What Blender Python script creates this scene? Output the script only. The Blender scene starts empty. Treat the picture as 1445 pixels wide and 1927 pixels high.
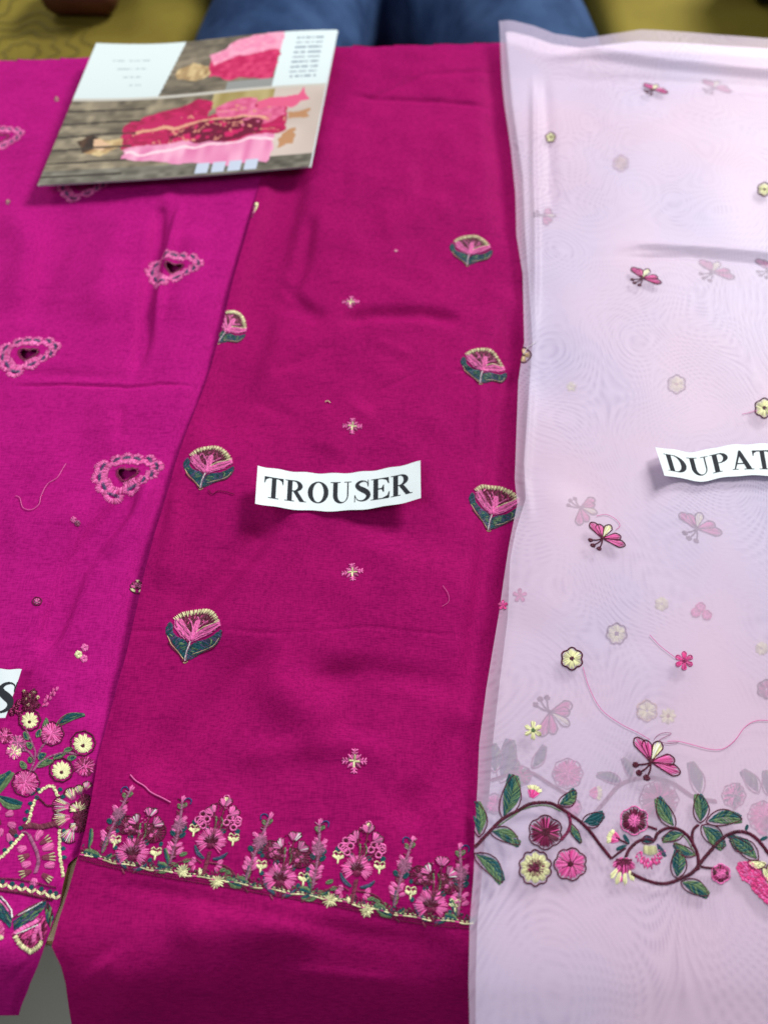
import bpy, math, random
import numpy as np
random.seed(7); np.random.seed(7)
SC = bpy.context.scene; COL = SC.collection
PI = math.pi
# ------------------------------------------------------------------ camera
CH = 0.55; PITCH = math.radians(59.0); F = 1450.0; W0, H0 = 1445.0, 1927.0
cd = bpy.data.cameras.new("camera"); cam = bpy.data.objects.new("camera", cd); COL.objects.link(cam)
cam.location = (0, 0, CH); cam.rotation_euler = (PI / 2 - PITCH, 0, 0)
cd.sensor_fit = 'HORIZONTAL'; cd.sensor_width = 36; cd.lens = 36 * F / W0
cd.clip_start = 0.01; cd.clip_end = 50
cd.dof.use_dof = True; cd.dof.focus_distance = 0.57; cd.dof.aperture_fstop = 36.1 / 6.8
SC.camera = cam
# ------------------------------------------------------------------ world and lamps (indoor shop light, plus an added fill)
w = bpy.data.worlds.new("World"); SC.world = w; w.use_nodes = True
w.node_tree.nodes['Background'].inputs[0].default_value = (0.90, 0.94, 1.0, 1)
w.node_tree.nodes['Background'].inputs[1].default_value = 0.21
SC.view_settings.view_transform = 'Standard'; SC.view_settings.look = 'None'
SC.view_settings.exposure = 0.0; SC.view_settings.gamma = 1
SC.cycles.transparent_max_bounces = 16; SC.cycles.max_bounces = 8

def area(name, loc, target, sx, sy, power, col):
    l = bpy.data.lights.new(name, 'AREA'); l.shape = 'RECTANGLE'; l.size = sx; l.size_y = sy; l.energy = power; l.color = col
    o = bpy.data.objects.new(name, l); COL.objects.link(o); o.location = loc
    d = np.array(target, float) - np.array(loc, float)
    import mathutils
    o.rotation_euler = mathutils.Vector(d).to_track_quat('-Z', 'Y').to_euler()
area("ceiling_lamp_right", (2.4, 3.3, 2.5), (0, 0.35, 0), 1.2, 1.1, 275, (1.0, 0.985, 0.96))
area("ceiling_lamp_far", (-2.1, 2.8, 2.0), (0, 0.35, 0), 1.3, 1.1, 38, (1.0, 0.985, 0.96))
area("fill_light_left", (-0.9, -0.4, 1.7), (0, 0.3, 0), 0.8, 0.8, 13, (0.93, 0.96, 1.0))  # weak cool fill added to lift the near side, not a shop fixture

# ------------------------------------------------------------------ projection helpers (photo pixel -> point of the place)
FW = np.array([0, math.cos(PITCH), -math.sin(PITCH)]); UP = np.array([0, math.sin(PITCH), math.cos(PITCH)])
def ray(u, v):
    u = np.asarray(u, float) - W0 / 2; v = np.asarray(v, float) - H0 / 2
    return u, FW[1] * F - UP[1] * v, FW[2] * F - UP[2] * v
def onz(u, v, z):
    dx, dy, dz = ray(u, v); t = (z - CH) / dz
    return dx * t, dy * t
def P(surf, u, v, n=14):
    u = np.asarray(u, float); v = np.asarray(v, float); z = np.zeros(np.broadcast(u, v).shape)
    for _ in range(n):
        x, y = onz(u, v, z); z = 0.4 * z + 0.6 * surf(x, y)
    x, y = onz(u, v, z)
    return x, y
YE = 0.016      # near edge of the counter top
def far_edge(x): return 1.035 + 0.055 * x
def drop(x, y, far=0.0):
    d = np.clip(YE + 0.012 - y, 0, None); R = 0.045; lim = R * 0.85
    a = np.minimum(d, lim); z = -(R - np.sqrt(R * R - a * a)) - np.clip(d - lim, 0, None) * 1.6
    e = np.clip(y - far_edge(x) - far + 0.012, 0, None)
    return z * (.14 if far > 0 else 1 - .8 * sm((x - .075) / .03)) - np.where(e < .02, e * e * 25, .01 + (e - .02) * 2.0)
def sm(t): t = np.clip(t, 0, 1); return t * t * (3 - 2 * t)
def und(x, y, seed, wl, amp):
    r = np.random.RandomState(seed); z = 0
    for i in range(7):
        a = r.uniform(0, PI); k = 2 * PI / (wl * r.uniform(.6, 1.7)); ph = r.uniform(0, 6.28)
        z = z + np.sin(k * (x * math.cos(a) + y * math.sin(a)) + ph + 1.3 * np.sin(.5 * k * (y * math.cos(a) - x * math.sin(a)) + ph * 2))
    return z * amp / 3.5
def segdist(x, y, pts):
    best = np.full(np.shape(x), 9.0); par = np.zeros(np.shape(x)); s0 = 0
    for (ax, ay), (bx, by) in zip(pts[:-1], pts[1:]):
        dx, dy = bx - ax, by - ay; L = dx * dx + dy * dy + 1e-12
        t = np.clip(((x - ax) * dx + (y - ay) * dy) / L, 0, 1)
        d = np.hypot(x - ax - t * dx, y - ay - t * dy); k = d < best
        best = np.where(k, d, best); par = np.where(k, s0 + t * math.sqrt(L), par); s0 += math.sqrt(L)
    f = par / s0
    return best, sm(f / .22) * sm((1 - f) / .22)
def folds(x, y, F_):
    z = 0
    for pts, wd, amp in F_:
        d, f = segdist(x, y, pts); z = z + 2.25 * amp * np.exp(-(d / wd) ** 2) * f
    return z
def prep(base, lst):
    out = []
    for pix, wd, amp in lst:
        a = np.array(pix, float); X, Y = P(lambda x, y: base + drop(x, y), a[:, 0], a[:, 1]); out.append((list(zip(X, Y)), wd, amp))
    return out
class Edge:
    def __init__(s, base, pix, far=0.0):
        a = np.array(pix, float); s.pix = a[np.argsort(a[:, 1])]
        X, Y = P(lambda x, y: base + drop(x, y, far), s.pix[:, 0], s.pix[:, 1]); o = np.argsort(Y); s.Y = Y[o]; s.X = X[o]
    def u(s, v): return np.interp(v, s.pix[:, 1], s.pix[:, 0])
    def x(s, y): return np.interp(y, s.Y, s.X)

# ------------------------------------------------------------------ cloth edges, in photo pixels
B_LIN, B_SHIRT, B_TR, B_DU, B_DT = .0016, .007, .0110, .0150, .0200
trL = Edge(B_TR, [(560, 60), (540, 120), (510, 250), (490, 330), (474, 400), (440, 520), (418, 610), (392, 700), (355, 800), (330, 870), (308, 950), (290, 1010), (270, 1090), (254, 1160), (238, 1230), (215, 1310), (198, 1370), (183, 1430), (172, 1500), (160, 1560), (146, 1610), (136, 1640), (125, 1674), (109, 1723), (93, 1782), (111, 1821), (120, 1854), (132, 1927), (150, 2060)])
trR = Edge(B_TR, [(955, 60), (975, 150), (1010, 300), (1080, 800), (1080, 2060)])
shR = Edge(B_SHIRT, [(640, 60), (600, 400), (540, 700), (420, 1000), (330, 1200), (260, 1350), (195, 1440), (182, 1490), (166, 1556), (150, 1600), (124, 1626), (116, 1660), (107, 1700), (98, 1723), (77, 1782), (63, 1821), (49, 1853), (34, 1908), (30, 1925)])
duL = Edge(B_DT, [(936, 50), (942, 120), (950, 200), (962, 280), (970, 360), (972, 440), (984, 513), (987, 640), (976, 712), (972, 803), (969, 900), (974, 945), (958, 1024), (948, 1090), (940, 1149), (915, 1296), (902, 1400), (899, 1480), (894, 1560), (892, 1640), (884, 1740), (882, 1850), (884, 1927), (885, 2060)], .16)
duI = Edge(B_DU, [(952, 70), (964, 200), (984, 330), (988, 440), (1002, 643), (993, 767), (986, 870), (989, 938), (970, 1000), (960, 1051), (955, 1164), (941, 1277), (928, 1390), (922, 1480), (914, 1560), (908, 1640), (898, 1740), (895, 1850), (895, 1927), (897, 2060)], .16)
duR = Edge(B_DT, [(1700, 50), (1700, 2060)], .16)

tr_f = prep(B_TR, [
    ([(560, 250), (530, 400), (500, 510), (480, 600), (440, 720), (385, 860)], .017, -.0075), ([(590, 400), (572, 480), (540, 570)], .008, -.0024), ([(590, 590), (560, 560), (525, 520)], .006, -.0014),
    ([(630, 606), (700, 590), (800, 590), (880, 606)], .009, -.0030), ([(620, 600), (540, 570), (500, 540)], .010, -.0024),
    ([(640, 640), (560, 680), (500, 700)], .007, -.0007), ([(700, 640), (780, 675)], .006, .0005),
    ([(960, 560), (958, 700), (950, 800), (940, 900), (930, 1010), (905, 1180), (885, 1400)], .010, -.0066),
    ([(900, 640), (905, 760), (900, 850)], .004, .0006), ([(925, 100), (940, 300), (955, 480)], .012, -.0035),
    ([(960, 130), (800, 140), (700, 182), (640, 186)], .005, -.0008), ([(640, 175), (720, 183), (830, 188), (940, 200)], .004, -.0012),
    ([(640, 220), (620, 330), (600, 500)], .03, .002),
    ([(360, 1188), (480, 1194), (700, 1186), (930, 1200)], .0016, -.00022), ([(240, 1188), (310, 1188)], .002, -.0003),
    ([(520, 960), (450, 1060), (400, 1110), (320, 1200)], .011, -.0032), ([(540, 1220), (440, 1300), (330, 1400), (270, 1490)], .015, -.0036),
    ([(470, 1240), (560, 1330), (640, 1380)], .018, .0030), ([(700, 880), (560, 980), (470, 1120), (380, 1280)], .022, .0030), ([(760, 1000), (700, 1150), (640, 1300)], .03, .0030), ([(330, 900), (330, 1000), (300, 1120)], .010, .0018),
    ([(560, 980), (500, 1020), (460, 1080)], .012, -.0012), ([(700, 760), (640, 800), (600, 860)], .02, .0014),
    ([(560, 1285), (700, 1262), (870, 1290)], .010, -.0016), ([(420, 1430), (640, 1400), (760, 1430)], .010, .0016),
    ([(880, 1340), (820, 1480), (740, 1560)], .012, -.0028), ([(300, 900), (280, 1060), (240, 1220), (205, 1380)], .006, .0008),
    ([(420, 730), (500, 760), (560, 790)], .008, -.0008), ([(850, 700), (940, 690)], .002, -.0006), ([(700, 742), (760, 715), (800, 690)], .003, -.0005),
    ([(140, 1650), (250, 1670), (500, 1720), (700, 1765), (885, 1790)], .005, -.0007),
    ([(300, 1760), (450, 1740), (620, 1750)], .012, .0018), ([(880, 1800), (640, 1810), (480, 1860), (420, 1910)], .018, -.004),
    ([(180, 1800), (220, 1860), (240, 1930)], .014, .002), ([(520, 1830), (640, 1835), (760, 1850)], .004, .0009),
    ([(640, 330), (800, 330)], .05, .0016), ([(700, 420), (860, 390)], .025, .0012)])
tr_sp = [(x, .0) for x in ()]
sh_f = prep(B_SHIRT, [
    ([(0, 727), (120, 724), (240, 730), (300, 722), (385, 728)], .0018, -.0010), ([(0, 700), (150, 706), (280, 715)], .006, -.0006),
    ([(305, 370), (292, 480), (276, 560), (268, 640), (250, 720)], .006, -.0050), ([(345, 370), (320, 470), (300, 560), (290, 640)], .005, .0022),
    ([(140, 380), (90, 500), (60, 620)], .016, -.0030), ([(20, 380), (60, 480), (30, 600)], .018, .002), ([(240, 380), (200, 500), (180, 620)], .02, .0024),
    ([(260, 900), (225, 960), (180, 1010), (140, 1070), (110, 1150), (75, 1250)], .008, -.0062), ([(290, 890), (240, 1000), (200, 1060)], .008, .0012),
    ([(500, 330), (474, 420), (430, 560), (380, 740), (320, 900), (282, 1040), (240, 1200), (200, 1340), (170, 1470)], .0085, -.0046),
    ([(165, 1480), (150, 1560), (130, 1620)], .007, -.0045), ([(230, 760), (225, 830)], .004, -.0007),
    ([(60, 1240), (120, 1320), (170, 1400)], .010, .0007), ([(180, 960), (100, 990), (0, 1010)], .02, .0012),
    ([(200, 740), (210, 860)], .015, .0010), ([(370, 420), (360, 520), (330, 620)], .015, .0015), ([(110, 1660), (60, 1800), (40, 1900)], .012, -.002),
    ([(0, 1770), (40, 1830)], .012, .001), ([(330, 345), (300, 400)], .008, .0012)])
du_f = prep(B_DT, [
    ([(1003, 130), (1003, 300), (1006, 440), (1007, 640)], .0035, .0022), ([(1025, 130), (1035, 300), (1040, 430)], .006, -.0012),
    ([(1150, 472), (1200, 462), (1300, 466), (1445, 480), (1600, 490)], .004, .0022), ([(1150, 485), (1300, 480), (1445, 497), (1600, 505)], .003, -.0014),
    ([(1000, 118), (1110, 108), (1250, 124), (1445, 140), (1600, 150)], .006, .0035), ([(1020, 150), (1200, 150), (1445, 165), (1600, 170)], .012, -.0020),
    ([(1075, 900), (1040, 1000), (1000, 1200)], .02, .0012), ([(1190, 1200), (1190, 1500)], .02, .0005),
    ([(1000, 700), (985, 900), (1000, 1000)], .004, .0010), ([(1020, 500), (1030, 800)], .02, -.0012)])
def roll(d, r, depth): return -depth * (1 - sm(d / r)) ** 1.0
def sclamp(z, m): return np.where(z < 0, -m * np.tanh(-np.minimum(z, 0) / m), z)
def h_lin(x, y): return B_LIN + drop(x, y)
def h_shirt(x, y):
    return B_SHIRT + drop(x, y) + sclamp(folds(x, y, sh_f) + und(x, y, 3, .17, .0014) + und(x, y, 13, .05, .00055), .0046) + roll(shR.x(y) - x, .006, .003) - .0085 * sm((x - trL.x(y) - .004) / .012)
def h_tr(x, y):
    dl = x - trL.x(y)
    z = folds(x, y, tr_f) + und(x, y, 5, .20, .0018) + und(x, y, 15, .05, .00055)
    return B_TR + drop(x, y) + sclamp(z, .0088) + roll(dl, .010, .0012)
def h_du(x, y): return B_DU + drop(x, y, .16) + und(x, y, 8, .3, .0006)
def h_dt(x, y):
    e = np.clip((y - .93) / .1, 0, 1)
    return B_DT + drop(x, y, .16) + np.maximum(folds(x, y, du_f) + und(x, y, 9, .16, .0008), -.003) + roll(x - duL.x(y), .012, .0018) + .012 * sm(e)
SURF = dict(lin=h_lin, sh=h_shirt, tr=h_tr, du=h_du, dt=h_dt)

# ------------------------------------------------------------------ materials
def s2l(c): return tuple((v / 255 / 12.92 if v <= 10 else ((v / 255 + .055) / 1.055) ** 2.4) for v in c) + (1,)
def newmat(name):
    m = bpy.data.materials.new(name); m.use_nodes = True; nt = m.node_tree
    return m, nt, nt.nodes, nt.links, nt.nodes['Principled BSDF']
def N(nodes, t, **k):
    n = nodes.new(t)
    for a, b in k.items(): setattr(n, a, b)
    return n
def cloth_mat(name, col, dark, sheen=(.9, .35, .8)):
    m, nt, nd, lk, bs = newmat(name)
    tc = N(nd, 'ShaderNodeTexCoord')
    def noise(sx, sy, sc, det=2):
        mp = N(nd, 'ShaderNodeMapping'); mp.inputs['Scale'].default_value = (sx, sy, 1)
        n = N(nd, 'ShaderNodeTexNoise'); n.inputs['Scale'].default_value = sc; n.inputs['Detail'].default_value = det
        lk.new(tc.outputs['Object'], mp.inputs[0]); lk.new(mp.outputs[0], n.inputs['Vector']); return n
    a = noise(.12, 1, 1400); b = noise(1, .10, 1500); c = noise(.10, 1, 260, 3); d = noise(1, 1, 14, 3)
    def mr(n, lo, hi, a0, a1):
        r = N(nd, 'ShaderNodeMapRange'); r.inputs[1].default_value = lo; r.inputs[2].default_value = hi; r.inputs[3].default_value = a0; r.inputs[4].default_value = a1
        lk.new(n.outputs['Fac'], r.inputs[0]); return r
    def mul(p, q):
        k = N(nd, 'ShaderNodeMath', operation='MULTIPLY'); lk.new(p.outputs[0], k.inputs[0]); lk.new(q.outputs[0], k.inputs[1]); return k
    f = mul(mul(mr(a, .3, .7, .72, 1.24), mr(b, .3, .7, .80, 1.18)), mul(mr(c, .57, .76, 1, .80), mr(d, .3, .7, .92, 1.08)))
    mx = N(nd, 'ShaderNodeMix', data_type='RGBA'); mx.inputs[6].default_value = dark; mx.inputs[7].default_value = col
    r = N(nd, 'ShaderNodeMapRange'); r.inputs[1].default_value = .55; r.inputs[2].default_value = 1.15; lk.new(f.outputs[0], r.inputs[0]); lk.new(r.outputs[0], mx.inputs[0])
    lk.new(mx.outputs[2], bs.inputs['Base Color'])
    bs.inputs['Roughness'].default_value = .7; bs.inputs['Specular IOR Level'].default_value = .015
    bs.inputs['Sheen Weight'].default_value = .0; bs.inputs['Sheen Roughness'].default_value = .4; bs.inputs['Sheen Tint'].default_value = sheen + (1,)
    bp = N(nd, 'ShaderNodeBump'); bp.inputs['Strength'].default_value = .13; bp.inputs['Distance'].default_value = .0004
    lk.new(f.outputs[0], bp.inputs['Height'])
    big = noise(1, 1, 38, 2); bp2 = N(nd, 'ShaderNodeBump'); bp2.inputs['Strength'].default_value = .35; bp2.inputs['Distance'].default_value = .0016
    lk.new(big.outputs['Fac'], bp2.inputs['Height']); lk.new(bp.outputs[0], bp2.inputs['Normal']); lk.new(bp2.outputs[0], bs.inputs['Normal'])
    return m
M = {}
M['shirt'] = cloth_mat('magenta_lawn_cloth', (.43, .010, .188, 1), (.24, .003, .110, 1))
M['trouser'] = cloth_mat('raspberry_cambric_cloth', (.335, .0058, .115, 1), (.18, .002, .069, 1))
def organza(name, col, alpha, amp, ring):
    m, nt, nd, lk, bs = newmat(name)
    tc = N(nd, 'ShaderNodeTexCoord')
    acc = None
    for i, (ns, k, off) in enumerate(ring):
        mp = N(nd, 'ShaderNodeMapping'); mp.inputs['Location'].default_value = (off, off * .7, 0); mp.inputs['Scale'].default_value = (1, .8, .001)
        n0 = N(nd, 'ShaderNodeTexNoise'); n0.inputs['Scale'].default_value = ns; n0.inputs['Detail'].default_value = .6; n0.inputs['Roughness'].default_value = .3
        lk.new(tc.outputs['Object'], mp.inputs[0]); lk.new(mp.outputs[0], n0.inputs['Vector'])
        m0 = N(nd, 'ShaderNodeMath', operation='MULTIPLY'); m0.inputs[1].default_value = k; lk.new(n0.outputs['Fac'], m0.inputs[0])
        m1 = N(nd, 'ShaderNodeMath', operation='SINE'); lk.new(m0.outputs[0], m1.inputs[0])
        m2 = N(nd, 'ShaderNodeMath', operation='MULTIPLY_ADD'); m2.inputs[1].default_value = .5; m2.inputs[2].default_value = .5; lk.new(m1.outputs[0], m2.inputs[0])
        if acc is None: acc = m2
        else:
            kk = N(nd, 'ShaderNodeMath', operation='MULTIPLY'); lk.new(acc.outputs[0], kk.inputs[0]); lk.new(m2.outputs[0], kk.inputs[1]); acc = kk
    out = acc.outputs[0]
    nz = N(nd, 'ShaderNodeTexNoise'); nz.inputs['Scale'].default_value = 9; nz.inputs['Detail'].default_value = 3; lk.new(tc.outputs['Object'], nz.inputs['Vector'])
    mk = N(nd, 'ShaderNodeMapRange'); mk.inputs[1].default_value = .33; mk.inputs[2].default_value = .55; lk.new(nz.outputs['Fac'], mk.inputs[0])
    mm = N(nd, 'ShaderNodeMath', operation='MULTIPLY'); lk.new(out, mm.inputs[0]); lk.new(mk.outputs[0], mm.inputs[1])
    fine = N(nd, 'ShaderNodeTexNoise'); fine.inputs['Scale'].default_value = 1300; fine.inputs['Detail'].default_value = 2
    mp = N(nd, 'ShaderNodeMapping'); mp.inputs['Scale'].default_value = (.12, 1, 1); lk.new(tc.outputs['Object'], mp.inputs[0]); lk.new(mp.outputs[0], fine.inputs['Vector'])
    f2 = N(nd, 'ShaderNodeMath', operation='MULTIPLY_ADD'); lk.new(fine.outputs['Fac'], f2.inputs[0]); f2.inputs[1].default_value = .9; lk.new(mm.outputs[0], f2.inputs[2])
    al = N(nd, 'ShaderNodeMapRange'); al.inputs[1].default_value = 0; al.inputs[2].default_value = 1.4; al.inputs[3].default_value = alpha + amp; al.inputs[4].default_value = alpha - amp
    lk.new(f2.outputs[0], al.inputs[0]); lk.new(al.outputs[0], bs.inputs['Alpha'])
    hz = N(nd, 'ShaderNodeTexNoise'); hz.inputs['Scale'].default_value = 5; hz.inputs['Detail'].default_value = 3; lk.new(tc.outputs['Object'], hz.inputs['Vector'])
    mx = N(nd, 'ShaderNodeMix', data_type='RGBA'); mx.inputs[6].default_value = (col[0] * 1.06, col[1] * .98, col[2] * .97, 1); mx.inputs[7].default_value = (col[0] * .93, col[1] * .975, col[2] * 1.02, 1)
    r = N(nd, 'ShaderNodeMapRange'); r.inputs[1].default_value = .35; r.inputs[2].default_value = .65; lk.new(hz.outputs['Fac'], r.inputs[0]); lk.new(r.outputs[0], mx.inputs[0])
    mx2 = N(nd, 'ShaderNodeMix', data_type='RGBA', blend_type='MULTIPLY'); lk.new(mx.outputs[2], mx2.inputs[6]); mx2.inputs[7].default_value = (.885, .875, .91, 1); lk.new(mm.outputs[0], mx2.inputs[0])
    lk.new(mx2.outputs[2], bs.inputs['Base Color'])
    bs.inputs['Roughness'].default_value = .5; bs.inputs['Specular IOR Level'].default_value = .3; bs.inputs['Sheen Weight'].default_value = .15
    bp = N(nd, 'ShaderNodeBump'); bp.inputs['Strength'].default_value = .25; bp.inputs['Distance'].default_value = .0003; lk.new(f2.outputs[0], bp.inputs['Height']); lk.new(bp.outputs[0], bs.inputs['Normal'])
    return m
RG = [(8, 430, .3), (13, 190, .7)]
M['sheer'] = organza('sheer_lilac_organza', (.665, .545, .71), .47, .05, RG)
M['under'] = organza('layered_lilac_organza', (.68, .59, .71), .96, .03, RG[:1])
def thread_mat(name, rgb, rough=.42):
    m, nt, nd, lk, bs = newmat(name)
    at = N(nd, 'ShaderNodeAttribute', attribute_name='tone')
    c = s2l(rgb)
    mx = N(nd, 'ShaderNodeMix', data_type='RGBA'); mx.inputs[6].default_value = tuple(v * .45 for v in c[:3]) + (1,); mx.inputs[7].default_value = tuple(min(1, v * 1.3) for v in c[:3]) + (1,)
    lk.new(at.outputs['Fac'], mx.inputs[0]); lk.new(mx.outputs[2], bs.inputs['Base Color'])
    bs.inputs['Roughness'].default_value = rough; bs.inputs['Specular IOR Level'].default_value = .22
    return m
TH = dict(pink=(240, 108, 176), rose=(205, 70, 140), mauve=(160, 95, 130), maroon=(84, 14, 44), wine=(122, 30, 74), brown=(120, 48, 72), cream=(240, 234, 176), teal=(14, 76, 84),
          green=(96, 124, 84), navy=(72, 68, 104), white=(240, 232, 226), blue=(38, 62, 112), hot=(226, 66, 140), sand=(200, 170, 130))
TK = list(TH)
TM = {k: thread_mat(k + '_thread', v) for k, v in TH.items()}

# ------------------------------------------------------------------ object helpers
def tag(o, label=None, cat=None, group=None, kind=None):
    if label: o['label'] = label
    if cat: o['category'] = cat
    if group: o['group'] = group
    if kind: o['kind'] = kind
    return o
def empty(name, loc, label, cat, group=None):
    o = bpy.data.objects.new(name, None); COL.objects.link(o); o.location = loc; o.empty_display_size = .02
    return tag(o, label, cat, group)
def mesh(name, V, Fc, mats, parent=None, mi=None, smooth=True, attr=None, origin=None):
    V = np.asarray(V, float).reshape(-1, 3)
    off = np.array(origin if origin is not None else (0, 0, 0), float)
    r = parent
    while r is not None: off = off + np.array(r.location); r = r.parent
    me = bpy.data.meshes.new(name); V = V - off
    if isinstance(Fc, np.ndarray):
        n, k = Fc.shape
        me.vertices.add(len(V)); me.vertices.foreach_set('co', V.ravel().astype(np.float32))
        me.loops.add(n * k); me.loops.foreach_set('vertex_index', Fc.ravel().astype(np.int32))
        me.polygons.add(n); me.polygons.foreach_set('loop_start', (np.arange(n) * k).astype(np.int32))
        try: me.polygons.foreach_set('loop_total', np.full(n, k, np.int32))
        except Exception: pass
        me.update(calc_edges=True)
    else:
        me.from_pydata([tuple(v) for v in V], [], Fc); me.update()
    for m in (mats if isinstance(mats, (list, tuple)) else [mats]): me.materials.append(m)
    n = len(me.polygons)
    if mi is not None: me.polygons.foreach_set('material_index', np.asarray(mi, np.int32))
    me.polygons.foreach_set('use_smooth', np.full(n, smooth))
    if attr is not None:
        a = me.attributes.new('tone', 'FLOAT', 'POINT'); a.data.foreach_set('value', np.asarray(attr, np.float32))
    o = bpy.data.objects.new(name, me); COL.objects.link(o)
    if parent: o.parent = parent
    if origin is not None: o.location = origin
    return o
def grid_faces(nr, nc, flip=False):
    i = np.arange(nr - 1)[:, None] * nc + np.arange(nc - 1)[None, :]
    q = np.stack([i, i + nc, i + nc + 1, i + 1], -1).reshape(-1, 4)
    return q[:, ::-1] if flip else q
def cloth(name, surf, base, eL, eR, v0, v1, nr, nc, mat, parent, holes=(), tilt=None, far=0.0):
    vs = np.linspace(v0, v1, nr)[:, None]; t = np.linspace(0, 1, nc)[None, :]
    L = eL.u(vs) if eL else np.full_like(vs, -260.); R = eR.u(vs) if eR else np.full_like(vs, 1700.)
    U = L + (R - L) * t; Vv = vs + 0 * t
    if tilt is not None: Vv = Vv + tilt(U) * np.clip(1 - (Vv - v0) / 300, 0, 1)
    X, Y = P(lambda x, y: base + drop(x, y, far), U, Vv)
    Z = surf(X, Y); V = np.stack([X, Y, Z], -1).reshape(-1, 3)
    Fc = grid_faces(nr, nc)
    for poly in holes:
        c = V[Fc].mean(1); Fc = Fc[~inpoly(c[:, 0], c[:, 1], poly)]
    return mesh(name, V, Fc, mat, parent)
def inpoly(x, y, poly):
    r = np.zeros(np.shape(x), bool); n = len(poly)
    for i in range(n):
        x1, y1 = poly[i]; x2, y2 = poly[(i + 1) % n]
        c = ((y1 > y) != (y2 > y)); r ^= c & (x < (x2 - x1) * (y - y1) / (y2 - y1 + 1e-15) + x1)
    return r

# ------------------------------------------------------------------ embroidery: every stitch is a small raised strand
def rs(path, step):
    p = np.array(path, float); d = np.hypot(*np.diff(p, axis=0).T); s = np.r_[0, np.cumsum(d)]; n = max(2, int(round(s[-1] / step)) + 1)
    q = np.linspace(0, s[-1], n); return np.stack([np.interp(q, s, p[:, 0]), np.interp(q, s, p[:, 1])], 1)
def smooth(path, k=6, closed=False):
    p = np.array(path, float); n = len(p); out = []
    for i in range(n if closed else n - 1):
        a, b, c, d = (p[(i + j) % n] if closed else p[min(max(i + j, 0), n - 1)] for j in (-1, 0, 1, 2))
        for t in np.arange(k) / k: out.append(.5 * (2 * b + (c - a) * t + (2 * a - 5 * b + 4 * c - d) * t * t + (3 * b - a - 3 * c + d) * t ** 3))
    out.append(p[0] if closed else p[-1]); return np.array(out)
R_ = random.Random(11)
def J(a): return R_.uniform(-a, a)
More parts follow.
